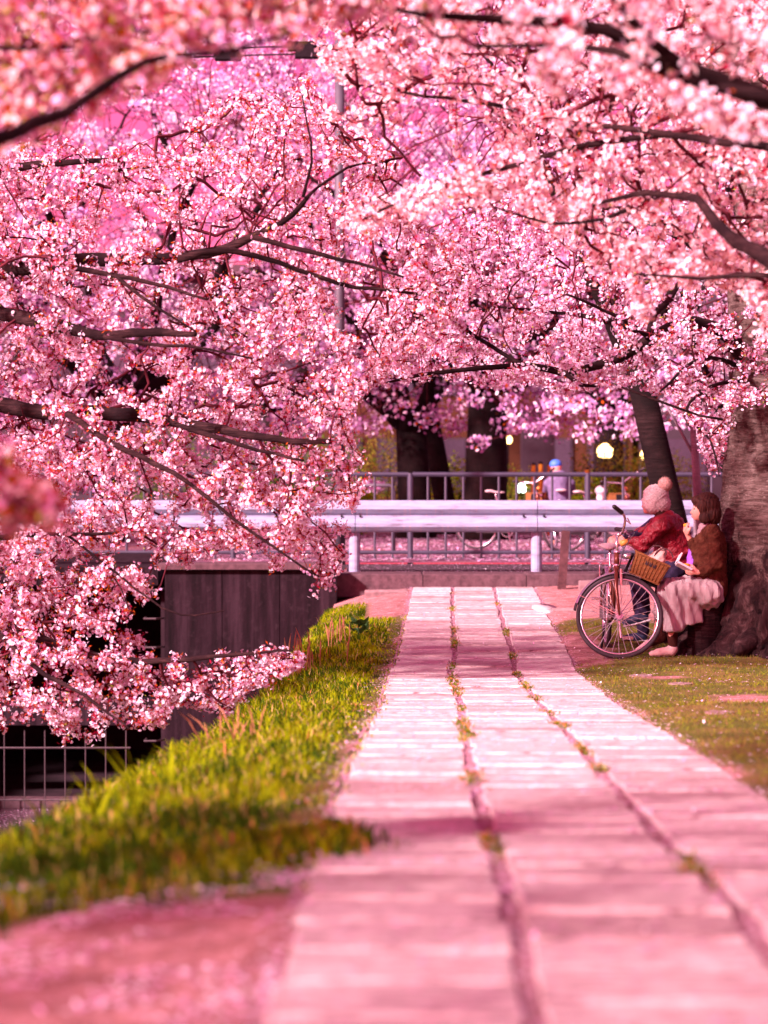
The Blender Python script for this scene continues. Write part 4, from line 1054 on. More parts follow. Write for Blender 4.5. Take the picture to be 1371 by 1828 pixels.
# ------------------------------------------------------------------ lamps that are lit in the photograph
def lamp(px_, py_, Y_, r_, mat, label, hood=False):
    c = P(px_, py_, Y_); T = thing('street_lamp', label, 'lamp', (c.x, Y_, RZ))
    b = MB(); b.tube([(c.x, Y_, RZ - .1), (c.x, Y_, c.z - r_)], .035, 8); b.build('pole', 'dark_metal', T)
    b = MB(); b.ball(c, r_, 16, 10); b.build('globe', mat, T, smooth=True)
    b = MB(); b.tube([(c.x, Y_, c.z - r_ * 1.1), (c.x, Y_, c.z - r_ * .8)], [r_ * .5, r_ * .6], 10); b.build('collar', 'dark_metal', T)
lamp(906, 785, 58, .11, 'lamp_warm', 'small warm round lamp right of the thickest far trunk')
lamp(931, 872, 50, .10, 'lamp_white', 'small greenish-white round lamp low behind the fence')
lamp(1080, 806, 52, .17, 'lamp_warm', 'large glowing warm lamp behind the fence, above the white moped')
lamp(1152, 812, 56, .12, 'lamp_warm', 'warm round lamp half hidden by the leaning dark trunk')
# yellow posts
for px_, Y_, top in ((953, 46, 830), (966, 46, 828), (982, 46.5, 830), (1049, 48, 838)):
    x = P(px_, 0, Y_).x; b = MB(); T = thing('yellow_post', '', 'post', (x, Y_, RZ), group='yellow barrier posts behind the fence')
    T['label'] = {953: 'leftmost of the three yellow posts left of the cyclist', 966: 'middle of the three yellow posts left of the cyclist', 982: 'yellow post closest to the blue-capped cyclist', 1049: 'yellow post below the large warm lamp'}[px_]
    b.tube([(x, Y_, RZ - .1), (x, Y_, P(0, top, Y_).z)], .042, 10); b.build('shaft', 'yellow_paint', T)
    b = MB(); b.ball((x, Y_, P(0, top, Y_).z), .044, 10, 6); b.build('cap', 'dark_metal', T)

# ------------------------------------------------------------------ bank plants
def stalks(px_, py_, Y_, n, h, mat, label, cat, w=.005, spread=.08, lean=.2, dx=0, head=True):
    x = P(px_, py_, Y_).x
    T = thing('dry_reed' if head else 'tall_grass_clump', label, cat, (x, Y_, hz(x, Y_)))
    for k in range(n):
        bx = x + random.gauss(0, spread); by = Y_ + random.gauss(0, spread); bz = hz(bx, by) - .02; hh_ = h * random.uniform(.55, 1.05)
        ex = bx + random.gauss(dx, lean) * hh_; ey = by + random.gauss(0, lean) * hh_
        pts = [(bx, by, bz), ((bx * 2 + ex) / 3, (by * 2 + ey) / 3, bz + hh_ * .45), (bx + (ex - bx) * .65, by + (ey - by) * .65, bz + hh_ * .8), (ex, ey, bz + hh_)]
        b = MB()
        if head: b.tube(pts, [w * .5, w * .5, w * .9, w * .1], 5); b.build('stalk', mat, T)
        else: b.tube(pts, [w * .8, w, w * .7, w * .05], 4, flat=.15); b.build('blade', mat, T)
stalks(520, 1200, 19.6, 26, .40, 'reed_dry', 'rust-coloured dry reeds on the bank edge beside the lowest blossom', 'reeds', .008, .12, .14)
stalks(600, 1150, 21.8, 12, .34, 'reed_dry', 'rust-coloured dry reeds on the bank left of the leafy plant', 'reeds', .008, .05, .12)
stalks(430, 1370, 11.5, 14, .24, 'reed_dry', 'pinkish dry grass tuft on the bank below the abutment wall', 'reeds', .0045, .08, .3)
stalks(262, 1430, 8.7, 14, .30, 'grass_bright', 'clump of long yellow-green blades standing out over the dark canal', 'grass clump', .011, .06, .5, -.25, head=False)
stalks(160, 1460, 8.2, 7, .22, 'grass_bright', 'small clump of bent blades in front of the thin canal fence', 'grass clump', .010, .05, .6, -.1, head=False)
0 and stalks(640, 1390, 9.0, 8, .14, 'grass_bright', 'short blades leaning over the left path edge', 'grass clump', .008, .04, .6, .5, head=False)
Yp = 22.4; x = P(640, 1125, Yp).x; T = thing('leafy_plant', 'dark broad-leaved weed on the grass bank near the path end', 'plant', (x, Yp, hz(x, Yp)))
for k in range(26):
    a = random.uniform(0, 6.28); L = random.uniform(.07, .13); e = random.uniform(.15, 1.1); c = Vector((x + math.cos(a) * .05, Yp + math.sin(a) * .05, hz(x, Yp) + random.uniform(.03, .12)))
    d = Vector((math.cos(a) * math.cos(e), math.sin(a) * math.cos(e), math.sin(e))); s = Vector((-math.sin(a), math.cos(a), 0)) * L * .36
    t1 = c + d * L * .5 + Vector((0, 0, .01)); t2 = c + d * L
    b = MB(); b.add([c, t1 - s, t2, t1 + s, t1 - Vector((0, 0, .012))], [(0, 1, 4), (1, 2, 4), (2, 3, 4), (3, 0, 4)]); b.build('leaf', 'broad_leaf', T)
b = MB(); b.tube([(x, Yp, hz(x, Yp) - .03), (x, Yp, hz(x, Yp) + .12)], [.012, .006], 6); b.build('stem', 'broad_leaf', T)
# ------------------------------------------------------------------ bicycle
BX, BY = 1.90, 19.75
bike = thing('bicycle', 'copper-coloured city bicycle with wicker basket, front wheel turned sideways, beside the seated pair', 'bicycle', (BX, 20.2, 0))
def V3(*a): return Vector(a)
def wheel(c, u, v, r, spokes=True):
    c = Vector(c); u = Vector(u).normalized(); v = Vector(v); v = (v - u * v.dot(u)).normalized(); n = u.cross(v)
    b = MB(); b.torus(c, n, r - .017, .0175, 72, 10); w = b.build('wheel', 'tyre_rubber', bike, smooth=True)
    b = MB(); b.torus(c, n, r - .040, .010, 72, 8, flat=1.5); b.build('rim', 'steel', w, smooth=True)
    b = MB(); b.tube([c - n * .045, c + n * .045], .016, 12); b.tube([c - n * .034, c - n * .030], .03, 14); b.tube([c + n * .030, c + n * .034], .03, 14); b.build('hub', 'steel', w)
    for k in range(32 if spokes else 0):
        s_ = 1 if k % 2 else -1; a = 2 * math.pi * k / 32; a2 = a + (.95 if (k // 2) % 2 else -.95)
        p = c + n * .032 * s_ + (u * math.cos(a2) + v * math.sin(a2)) * .027; q = c + (u * math.cos(a) + v * math.sin(a)) * (r - .045)
        b = MB(); b.tube([p, q], .0021, 4, caps=False); b.build('spoke', 'spoke_steel', w)
    return w
yaw = R(-7); U = V3(math.cos(yaw), math.sin(yaw), 0); AXS = V3(0, .30, .954)
rw = .355; FC = V3(1.926, BY, 0); FC.z = hz(1.926, BY) + rw * .954 + .004
Vv = (AXS - U * AXS.dot(U)).normalized(); Nn = U.cross(Vv)
wheel(FC, U, Vv, rw)
RC = V3(1.92, 20.83, hz(1.92, 20.83) + .335); wheel(RC, (0, 1, 0), (0, 0, 1), .335)
# steering column, fork, mudguard
crown = FC + Vv * .395 - U * .028
def ax(t): return crown + Vv * t
b = MB()
for s_ in (-1, 1):
    b = MB(); b.tube([FC + Nn * .052 * s_, FC + Nn * .052 * s_ + Vv * .10 - U * .012, FC + Nn * .050 * s_ + Vv * .25 - U * .030, crown + Nn * .040 * s_], [.009, .0125, .0155, .016], 10)
    b.build('fork_leg', 'frame_copper', bike, smooth=True)
b = MB(); b.tube([crown - Vv * .005 - Nn * .05, crown - Vv * .005 + Nn * .05], .018, 10); b.tube([ax(-.01), ax(.035)], .022, 12); b.build('fork_crown', 'frame_copper', bike)
b = MB(); b.tube([ax(.035), ax(.15)], .021, 14); b.build('head_tube', 'frame_copper', bike, smooth=True)
for t_ in (.037, .150):
    b = MB(); b.tube([ax(t_ - .007), ax(t_ + .007)], .027, 14); b.build('headset_cup', 'steel', bike)
b = MB(); b.tube([ax(.15), ax(.30)], .0135, 10); b.tube([ax(.29), ax(.315) + U * .035], .016, 10); b.build('stem', 'steel', bike, smooth=True)
hbp = ax(.315) + U * .04
for s_ in (-1, 1):
    b = MB(); N2 = Nn * s_ * (1 if Nn.y < 0 else -1)    # s=+1 towards the camera
    pts = [hbp, hbp + N2 * .08 + V3(.02, 0, .03), hbp + N2 * .19 + V3(.03, 0, .07), hbp + N2 * .26 + V3(.005, 0, .095), hbp + N2 * .33 + V3(-.055, 0, .125)]
    q, r_ = resample(pts, [.011] * 5, .03); b.tube([tuple(v) for v in q], .011, 8); b.build('handlebar', 'steel', bike, smooth=True)
    b = MB(); g0 = Vector(pts[3]); g1 = Vector(pts[4]); d = (g1 - g0).normalized(); b.tube([g0 - d * .01, g0, g1, g1 + d * .012], [.014, .019, .018, .012], 12); b.build('grip', 'black_plastic', bike, smooth=True)
    b = MB(); l0 = Vector(pts[2]) + V3(.0, 0, -.012); b.tube([l0, l0 + V3(.045, 0, -.035), l0 + N2 * .09 + V3(.02, 0, -.01)], .006, 6); b.build('brake_lever', 'steel', bike)
b = MB(); c = ax(.235) + U * .055 - V3(0, .035, 0); b.tube([c - U * .03 - V3(0, 0, .01), c + U * .032 + V3(0, 0, .008)], [.026, .024], 12); b.build('cable_lock', 'grip_tan', bike, smooth=True)
b = MB(); c = ax(.12) + U * .075 - V3(0, .03, 0); b.tube([c - U * .035, c, c + U * .035], [.015, .024, .027], 12); b.build('headlamp', 'steel', bike, smooth=True)
# brake calliper and cables
b = MB(); b.torus(crown + V3(0, -.03, -.045), Nn, .04, .006, 16, 6, -1.1, 1.1, ref=Vv); b.build('brake_calliper', 'steel', bike)
b = MB(); b.tube([crown + U * .03 + V3(0, -.05, .01), crown + U * .034 + V3(0, -.05, -.12)], .013, 8); b.build('dynamo', 'steel', bike)
for s_ in (0, 1):
    b = MB(); p0 = hbp + V3(.05, -.1 * (1 - 2 * s_), .02); q, _ = resample([p0, p0 + V3(.05, -.02, .0), ax(.17) + U * .05 + V3(0, -.04, 0), crown + U * .02 + V3(0, -.045, .01)], [1] * 4, .03)
    b.tube([tuple(v) for v in q], .0035, 5); b.build('brake_cable', 'black_plastic', bike)
def mudguard(c, u, v, r, a0, a1, wid):
    u = Vector(u).normalized(); v = Vector(v); v = (v - u * v.dot(u)).normalized(); n = u.cross(v); b = MB(); K = 28; vs = []; fs = []
    cs = [(-1, -.010), (-.6, 0.004), (0, .009), (.6, .004), (1, -.010)]
    for lay in (0, -.003):
        for i_ in range(K + 1):
            a = a0 + (a1 - a0) * i_ / K
            for q, hq in cs: vs.append(c + (u * math.cos(a) + v * math.sin(a)) * (r + hq + lay) + n * q * wid / 2)
    m5 = 5; off = (K + 1) * 5
    for i_ in range(K):
        for q in range(4):
            fs.append((i_ * 5 + q, (i_ + 1) * 5 + q, (i_ + 1) * 5 + q + 1, i_ * 5 + q + 1)); fs.append((off + i_ * 5 + q, off + i_ * 5 + q + 1, off + (i_ + 1) * 5 + q + 1, off + (i_ + 1) * 5 + q))
    b.add(vs, fs); return b
mg = mudguard(FC, U, Vv, rw + .016, R(62), R(163), .048).build('mudguard', 'steel', bike, smooth=True)
mudguard(FC, U, Vv, rw + .018, R(163), R(172), .044).build('mud_flap', 'black_plastic', mg)
for s_ in (-1, 1):
    a = R(152); b = MB(); b.tube([FC + Nn * .05 * s_, FC + (U * math.cos(a) + Vv * math.sin(a)) * (rw + .016) + Nn * .022 * s_], .0035, 5); b.build('stay', 'steel', mg)
mudguard(RC, V3(0, 1, 0), V3(0, 0, 1), .353, R(-5), R(160), .05).build('mudguard', 'steel', bike, smooth=True)
# frame
BBp = V3(1.92, 20.36, hz(1.92, 20.36) + .285); ST = V3(1.92, 20.50, .70)
def tb_(name, pts, r_, mat='frame_copper'):
    q, rr = resample(pts, [r_] * len(pts) if not hasattr(r_, '__len__') else r_, .04); b = MB(); b.tube([tuple(v) for v in q], list(rr), 10); return b.build(name, mat, bike, smooth=True)
tb_('down_tube', [ax(.06), ax(.05) + V3(0, .14, -.16), BBp + V3(0, -.10, .05), BBp], .018)
tb_('top_tube', [ax(.11), ax(.10) + V3(0, .12, -.10), BBp + V3(0, .02, .20)], .014)
tb_('seat_tube', [BBp, ST], .016); tb_('seat_post', [ST, ST + V3(0, .05, .17)], .012, 'steel')
for s_ in (-1, 1):
    tb_('chain_stay', [BBp + V3(.03 * s_, .02, 0), RC + V3(.055 * s_, 0, 0)], .009)
    tb_('seat_stay', [ST + V3(.02 * s_, 0, -.04), RC + V3(.055 * s_, 0, 0)], .008)
    tb_('rack_stay', [RC + V3(.06 * s_, 0, 0), RC + V3(.06 * s_, .02, .38)], .005, 'steel')
    tb_('rack_rail', [RC + V3(.06 * s_, -.2, .39), RC + V3(.06 * s_, .2, .39)], .005, 'steel')
sd = ST + V3(0, .06, .19)
b = MB(); b.v = []; rows = [(-.155, .018, .012), (-.10, .03, .02), (-.02, .05, .028), (.05, .085, .033), (.10, .10, .034), (.135, .07, .02)]
pts = []; n = 12
for dy, w, h in rows:
    for k in range(n):
        a = 2 * math.pi * k / n; pts.append(sd + V3(math.cos(a) * w, dy, math.sin(a) * h * .7 + (.018 if dy > 0 else 0)))
b.add(pts, [(i_ * n + k, i_ * n + (k + 1) % n, (i_ + 1) * n + (k + 1) % n, (i_ + 1) * n + k) for i_ in range(5) for k in range(n)] + [tuple(range(n))[::-1], tuple(5 * n + k for k in range(n))])
b.build('saddle', 'saddle_cream', bike, smooth=True)
b = MB(); b.torus(BBp + V3(-.05, 0, 0), (1, 0, 0), .085, .006, 30, 6); b.build('chainring', 'steel', bike)
b = MB(); b.box(-.062, -.045, 20.36, 20.83, .28, .38); b.v = [(x + 1.92, y, z) for x, y, z in b.v]; b.build('chain_guard', 'black_plastic', bike)
b = MB(); b.tube([BBp - V3(.06, 0, 0), BBp + V3(.06, 0, 0)], .02, 10); b.build('bottom_bracket', 'steel', bike)
for s_, up_ in ((-1, 1), (1, -1)):
    e = BBp + V3(.075 * s_, -.03, .165 * up_); b = MB(); b.tube([BBp + V3(.062 * s_, 0, 0), e], [.013, .010], 8); b.build('crank', 'steel', bike)
    b = MB(); c = e + V3(.055 * s_, 0, 0); b.box(c.x - .045, c.x + .045, c.y - .045, c.y - .032, c.z - .011, c.z + .011); b.box(c.x - .045, c.x + .045, c.y + .032, c.y + .045, c.z - .011, c.z + .011)
    b.tube([e, e + V3(.10 * s_, 0, 0)], .010, 8); b.build('pedal', 'steel', bike)
tb_('kickstand', [BBp + V3(-.04, .12, 0), V3(1.84, 20.46, hz(1.84, 20.46) + .01)], .010, 'dark_metal')
# wicker basket held in front of the turned bars, tipping forward
bas = MB(); ang = R(24); bc = P(1157, 1014, 19.95)
Bm = Matrix.Translation(bc) @ Matrix.Rotation(R(-4), 4, 'Z') @ Matrix.Rotation(ang, 4, 'Y')
W2, D2, Hh = .145, .155, .175
def bx4(w, d, z): return [(-w, -d, z), (w, -d, z), (w, d, z), (-w, d, z)]
rings = []; lv = [(-.5, .84), (-.25, .90), (0, .94), (.25, .97), (.5, 1.0)]
vs = []
for f_, sc_ in lv: vs += bx4(W2 * sc_, D2 * sc_, Hh * f_)
for f_, sc_ in lv[::-1]: vs += bx4(W2 * sc_ - .008, D2 * sc_ - .008, Hh * f_ + (.008 if f_ == -.5 else 0))
fs = [(3, 2, 1, 0)]
for L_ in range(9):
    for q in range(4): fs.append((L_ * 4 + q, L_ * 4 + (q + 1) % 4, L_ * 4 + 4 + (q + 1) % 4, L_ * 4 + 4 + q))
fs.append((36, 37, 38, 39))
bas.add([Bm @ Vector(v) for v in vs], fs); basket = bas.build('basket', 'wicker', bike)
for z_ in (-.5, .49):
    b = MB(); k = 1.02 if z_ > 0 else .86; p = [Bm @ Vector(v) for v in bx4(W2 * k, D2 * k, Hh * z_)]; b.tube(p + [p[0]], .009, 8); b.build('rim_band', 'wicker', basket)
for k in range(3):
    b = MB(); b.box(-.045 + k * .034, -.022 + k * .034, -D2 * .975 - .004, -D2 * .975 + .012, .020, .052, Bm); b.build('grip_hole', 'black_plastic', basket)
for k in range(9):
    b = MB(); x_ = -W2 * .9 + k * W2 * .225; b.tube([Bm @ Vector((x_ * .86, -D2 * .86 - .003, -Hh * .5)), Bm @ Vector((x_ * 1.02, -D2 - .003, Hh * .5))], .004, 5); b.build('stake', 'wicker', basket)
    b = MB(); b.tube([Bm @ Vector((W2 * .86 + .003, (x_ * .86) * D2 / W2, -Hh * .5)), Bm @ Vector((W2 + .003, x_ * D2 / W2, Hh * .5))], .004, 5); b.build('stake', 'wicker', basket)
b = MB(); b.box(-.15, .12, -.09, .09, -.125, -.10, Bm); b.box(-.17, -.15, -.06, .06, -.13, .06, Bm)
meta(b.build('basket_bracket', 'dark_metal', bike))
tb_('basket_stay', [FC + Nn * .055, Bm @ Vector((.02, -.08, -.11))], .004, 'steel')

def copy_tree(o, parent=None, skip=('spoke', 'stake', 'brake_cable')):
    c = o.copy(); COL.objects.link(c); c.parent = parent
    for ch in list(o.children):
        if ch.name.split('.')[0] not in skip: copy_tree(ch, c, skip)
    return c
for i_, (px_, Y_, rz, lb) in enumerate([(925, 36.5, 1.35, 'parked bicycle seen through the grey fence below the small white lamp'), (1085, 35.2, 1.75, 'parked bicycle behind the right end of the grey fence')]):
    c = copy_tree(bike); c.location = (P(px_, 0, Y_).x, Y_, RZ - .005); c.rotation_euler = (0, 0, rz); c['label'] = lb; c['group'] = 'bicycles across the road'

# ------------------------------------------------------------------ people
DG = None
def blob(name, caps, mat, parent=None, vox=.011, smooth=4, disp=None, local=None):
    """one continuous skin grown over tapered limbs"""
    b = MB()
    for cp in caps:
        if len(cp) == 3 or not hasattr(cp[1], '__len__'):    # ball: centre, radius, scale
            b.ball(cp[0], cp[1], 16, 12, cp[2] if len(cp) > 2 else (1, 1, 1)); continue
        p0, p1, r0, r1 = cp[:4]; p0 = Vector(p0); p1 = Vector(p1)
        b.ball(p0, r0, 14, 10); b.tube([p0, p1], [r0 * .985, r1 * .985], 14)
        if len(cp) < 5: b.ball(p1, r1, 14, 10)
    o = b.build(name, mat, parent)
    m = o.modifiers.new('r', 'REMESH'); m.mode = 'VOXEL'; m.voxel_size = vox; m.use_smooth_shade = True
    s = o.modifiers.new('s', 'SMOOTH'); s.iterations = smooth; s.factor = .6
    dg = bpy.context.evaluated_depsgraph_get(); me = bpy.data.meshes.new_from_object(o.evaluated_get(dg), depsgraph=dg)
    o.modifiers.clear(); old = o.data; o.data = me; bpy.data.meshes.remove(old); me.name = name
    me.materials.clear(); me.materials.append(M[mat])
    if disp:
        co = np.zeros(len(me.vertices) * 3, np.float32); me.vertices.foreach_get('co', co); co = co.reshape(-1, 3)
        no = np.zeros(len(me.vertices) * 3, np.float32); me.vertices.foreach_get('normal', no); no = no.reshape(-1, 3)
        base = np.array(parent.location) if parent else 0
        co += no * disp(*(co + base).T)[:, None].astype(np.float32); me.vertices.foreach_set('co', co.ravel()); me.update()
    me.polygons.foreach_set('use_smooth', [True] * len(me.polygons))
    return o
def hand(caps, wrist, dirv, side, curl, r=.0105, up=V3(0, 0, 1)):
    """palm, four curled fingers and a thumb"""
    d = Vector(dirv).normalized(); s = Vector(side).normalized(); n = d.cross(s).normalized()
    palm = wrist + d * .045; caps.append((wrist, palm, .021, .026))
    for k in range(4):
        o_ = (k - 1.5) * .019; L = (.030, .034, .033, .026)[k]
        a = palm + d * .018 + s * o_; b_ = a + d * L * math.cos(curl * .5) + n * L * math.sin(curl * .5); c_ = b_ + d * L * .8 * math.cos(curl * 1.4) + n * L * .8 * math.sin(curl * 1.4)
        caps.append((palm + s * o_ * .8, a, r * 1.1, r)); caps.append((a, b_, r, r * .9)); caps.append((b_, c_, r * .9, r * .75))
    a = wrist + d * .02 + s * .024; b_ = a + s * .022 + d * .022 + n * .012; caps.append((a, b_, .013, .011)); caps.append((b_, b_ + d * .022 + n * .02, .011, .009))

# woman in the long skirt, profile to the left, leaning on the trunk
Y1 = 20.02; S1 = FPX / Y1
def w_(px_, py_, dy=0): return P(px_, py_, Y1 + dy)
wm = thing('person', 'woman with brown bob in brown cardigan and long pale skirt, eating, leaning on the trunk', 'person', (w_(1250, 0).x, Y1, 0))
hipc = w_(1266, 1056); chest = w_(1268, 968); neckb = w_(1266, 938); headc = w_(1256, 908)
ank_n = w_(1200, 1146, -.02); kn_n = w_(1196, 1050, -.08); ank_f = w_(1172, 1136, .10); kn_f = w_(1192, 1052, .10)
caps = [(hipc, chest, .13, .115), (chest, neckb, .105, .05), (neckb, headc, .043, .045), (headc, .088, (1, .84, 1.12)),
        (w_(1247, 914), .062, (.95, .86, 1.15)),                               # face and jaw
        (w_(1243, 924), .030, (1, .9, .8)), (w_(1236.5, 912.5), w_(1233.5, 915), .009, .0105), (w_(1236, 922), .012, (1, 1.4, .7)),   # chin, nose, lips
        (hipc + V3(-.02, -.07, 0), kn_n, .095, .062), (kn_n, ank_n, .058, .036), (hipc + V3(-.02, .07, 0), kn_f, .095, .062), (kn_f, ank_f, .058, .036)]
sh_n = w_(1271, 950, -.15); el_n = w_(1281, 1006, -.17); wr_n = w_(1246, 1022, -.17)
sh_f = w_(1262, 950, .13); el_f = w_(1250, 1000, .02); wr_f = w_(1228, 956, -.02)
caps += [(chest, sh_n, .06, .05), (sh_n, el_n, .045, .038), (el_n, wr_n, .036, .022), (chest, sh_f, .06, .05), (sh_f, el_f, .045, .038), (el_f, wr_f, .036, .022)]
hand(caps, wr_n, (-1, 0, .15), (0, -.4, .9), .9)
hand(caps, wr_f, (-.35, -.1, .95), (.2, -.95, 0), 1.1)
blob('body', caps, 'skin', wm, .0075, 2)
b = MB(); b.ball(w_(1239.5, 908.5, -.035), .0065, 8, 6); b.build('eye', 'black_plastic', wm, smooth=True)
b = MB(); b.ball(w_(1239.5, 908.5, .035), .0065, 8, 6); b.build('eye', 'black_plastic', wm, smooth=True)
hair = [(w_(1262, 901), .108, (1.05, .92, 1.0)), (w_(1268, 917), .096, (1.0, 1.02, 1.0)), (w_(1258, 924, -.075), .05, (1, .6, 1.1)), (w_(1258, 924, .075), .05, (1, .6, 1.1)),
        (w_(1244, 893), .052, (.9, 1.35, .8)), (w_(1254, 904, -.085), .042, (1, .45, 1.5)), (w_(1254, 904, .085), .042, (1, .45, 1.5)), (w_(1272, 928), .068, (1, 1.1, .7))]
blob('hair', hair, 'hair_brown', wm, .007, 9, lambda x, y, z: .004 * wob(x * 1.2, y * 1.2, z * .12, 70))
cd = [(hipc + V3(0, 0, .03), chest, .155, .135), (chest, w_(1268, 948), .13, .085), (chest + V3(0, -.05, .06), sh_n, .09, .066), (sh_n, el_n, .064, .056), (el_n, w_(1254, 1020, -.17), .055, .042),
      (chest + V3(0, .05, .06), sh_f, .085, .062), (sh_f, el_f, .06, .055), (el_f, w_(1233, 966, -.015), .055, .036)]
blob('cardigan', cd, 'cardigan_brown', wm, .010, 4, lambda x, y, z: .008 * wob(x, y, z, 22) + .004 * wob(x, y, z, 60))
blob('scarf', [(w_(1262, 940), .070, (1, 1.1, .62)), (w_(1254, 950, -.02), w_(1251, 976, -.03), .046, .030)], 'scarf_grey', wm, .009, 3, lambda x, y, z: .006 * wob(x, y, z, 45))
sk = [(hipc + V3(-.02, -.04, -.01), .145, (1, 1.15, .95)), (hipc + V3(-.02, -.09, 0), kn_n, .125, .088), (hipc + V3(-.02, .06, 0), kn_f, .13, .09),
      (kn_n + V3(.0, -.01, 0), w_(1176, 1100, -.06), .088, .070, 'flat'), (kn_n + V3(.03, -.01, -.01), w_(1203, 1127, -.09), .095, .090, 'flat'), (kn_f, w_(1186, 1108, .06), .09, .085, 'flat'),
      (w_(1226, 1052, -.05), w_(1233, 1112, -.03), .115, .120, 'flat'), (w_(1250, 1060, .02), w_(1252, 1098, .02), .12, .10, 'flat')]
blob('skirt', sk, 'skirt_cream', wm, .011, 4, lambda x, y, z: .013 * wob(x * 1.6 + z * .5, y * 1.6, z * .10, 19, 2) + .003 * wob(x, y, z * .4, 42))
blob('sock', [(w_(1200, 1128, -.02), w_(1201, 1152, -.02), .050, .040)], 'sock_dark', wm, .009, 2)
blob('sock', [(w_(1182, 1138, .06), w_(1162, 1147, .10), .045, .034)], 'sock_dark', wm, .009, 2)
zf = hz(w_(1190, 0).x, Y1)
f0 = w_(1200, 0, -.02); f0.z = zf + .045
blob('shoe', [(f0, f0 + V3(-.11, -.02, -.008), .046, .036), (f0 + V3(-.10, -.02, -.01), f0 + V3(-.16, -.03, -.018), .036, .026), (f0 + V3(.01, 0, .02), .048, (1, .85, 1))], 'shoe_pale', wm, .008, 3)
f1 = w_(1158, 1150, .12)
blob('shoe', [(f1, f1 + V3(-.075, 0, -.055), .040, .036), (f1 + V3(-.07, 0, -.05), f1 + V3(-.11, 0, -.075), .036, .028)], 'shoe_pale', wm, .008, 3)
# what she holds and what lies on her lap
b = MB(); c = w_(1222, 1010, -.17); m = Matrix.Translation(c) @ Matrix.Rotation(R(28), 4, 'Y') @ Matrix.Rotation(R(-18), 4, 'X')
b.box(-.065, .065, -.045, .045, -.02, .0, m, bev=.006); fb = b.build('food_tray', 'white_plastic'); meta(fb, 'open white food tray held on the lap of the woman in the skirt', 'tray')
b = MB(); b.box(-.075, -.065, -.045, .045, -.01, .075, m); b.build('tray_lid', 'white_plastic', fb)
b = MB(); b.ball(m @ V3(.012, 0, .012), .032, 10, 8, (1, .9, .55)); meta(b.build('fritter', 'food_yellow', smooth=True), 'yellow snack lying in the white food tray', 'food')
b = MB(); b.ball(wr_f + V3(-.02, -.01, .085), .020, 10, 8, (1, 1, .8)); meta(b.build('rice_ball', 'food_yellow', smooth=True), 'small snack held in the raised fingers of the woman', 'food')
pb = blob('cloth_bag', [(w_(1238, 1012, .06), w_(1236, 985, .08), .065, .04), (w_(1246, 1020, .02), .055, (1, 1, .7))], 'purple_cloth', None, .010, 3, lambda x, y, z: .006 * wob(x, y, z, 40))
meta(pb, 'crumpled purple cloth on the lap behind the white food tray', 'cloth')
def stump(x, y, r, h, label):
    z = hz(x, y); T = thing('log_seat', label, 'log', (x, y, z)); b = MB(); n = 16
    rr = [r * random.uniform(.93, 1.07) for _ in range(n)]
    vs = [(x + math.cos(2 * math.pi * k / n) * rr[k] * s_, y + math.sin(2 * math.pi * k / n) * rr[k] * s_, z + q) for q, s_ in ((-.05, 1.12), (.05, 1.02), (h - .02, .97), (h, .92)) for k in range(n)]
    b.add(vs, [(i_ * n + k, i_ * n + (k + 1) % n, (i_ + 1) * n + (k + 1) % n, (i_ + 1) * n + k) for i_ in range(3) for k in range(n)] + [tuple(3 * n + k for k in range(n))])
    b.build('log', 'bark_branch', T)
sx_ = w_(1264, 0).x
stump(sx_, Y1 + .06, .15, hipc.z - .11 - hz(sx_, Y1), 'rough log under the woman in the skirt, against the trunk')

# person in red jacket and knitted hat, facing left, behind the basket
Y2_ = 21.15
def r2(px_, py_, dy=0): return P(px_, py_, Y2_ + dy)
rp = thing('person', 'person in dark red hooded jacket and cream bobble hat, seated behind the basket', 'person', (r2(1190, 0).x, Y2_, 0))
hip = r2(1200, 1018); ch2 = r2(1192, 945); nk = r2(1182, 922); hd = r2(1168, 893)
kA = r2(1140, 1030, -.06); aA = r2(1150, 1094, -.06); kB = r2(1138, 1034, .18); aB = r2(1150, 0, .2); aB.z = hz(aB.x, aB.y) + .07
caps = [(hip, ch2, .14, .125), (ch2, nk, .10, .05), (nk, hd, .045, .05), (hd, .092, (1, .86, 1.1)), (r2(1159, 903), .062, (.95, .88, 1.1)), (r2(1149.5, 901), r2(1146.5, 904), .009, .011), (r2(1154, 913), .028, (1, 1, .8)), (r2(1150, 909), .012, (1, 1.4, .7)),
        (hip + V3(0, -.07, 0), kA, .10, .066), (kA, aA, .062, .040), (hip + V3(0, .08, 0), kB, .10, .066), (kB, aB, .062, .040)]
s1 = r2(1180, 937, -.17); e1 = r2(1148, 972, -.20); h1 = r2(1118, 968, -.16)
s2 = r2(1172, 937, .21); e2 = r2(1140, 958, .27); h2 = r2(1108, 966, .06)
caps += [(ch2, s1, .07, .055), (s1, e1, .05, .042), (e1, h1, .040, .024), (ch2, s2, .07, .055), (s2, e2, .05, .042), (e2, h2, .04, .024)]
hand(caps, h1, (-1, .1, .1), (0, -.3, .95), .8); hand(caps, h2, (-1, -.1, .1), (0, .3, .95), .8)
blob('body', caps, 'skin', rp, .008, 2)
for s_ in (-1, 1):
    b = MB(); b.ball(r2(1151.5, 897.5, .035 * s_), .0065, 8, 6); b.build('eye', 'black_plastic', rp, smooth=True)
blob('hair', [(r2(1176, 905), .085, (1, .95, .9)), (r2(1182, 917), .070, (1, 1.1, .7))], 'hair_brown', rp, .009, 3)
hat = blob('knitted_hat', [(r2(1171, 884), .108, (1.06, 1.0, .90)), (r2(1168, 893), .108, (1.05, .98, .55)), (r2(1166, 899), r2(1178, 899), .098, .098)], 'knit_cream', rp, .010, 3, lambda x, y, z: .005 * np.sin(x * 190) * np.sin(z * 210 + y * 60))
hat_b = MB()
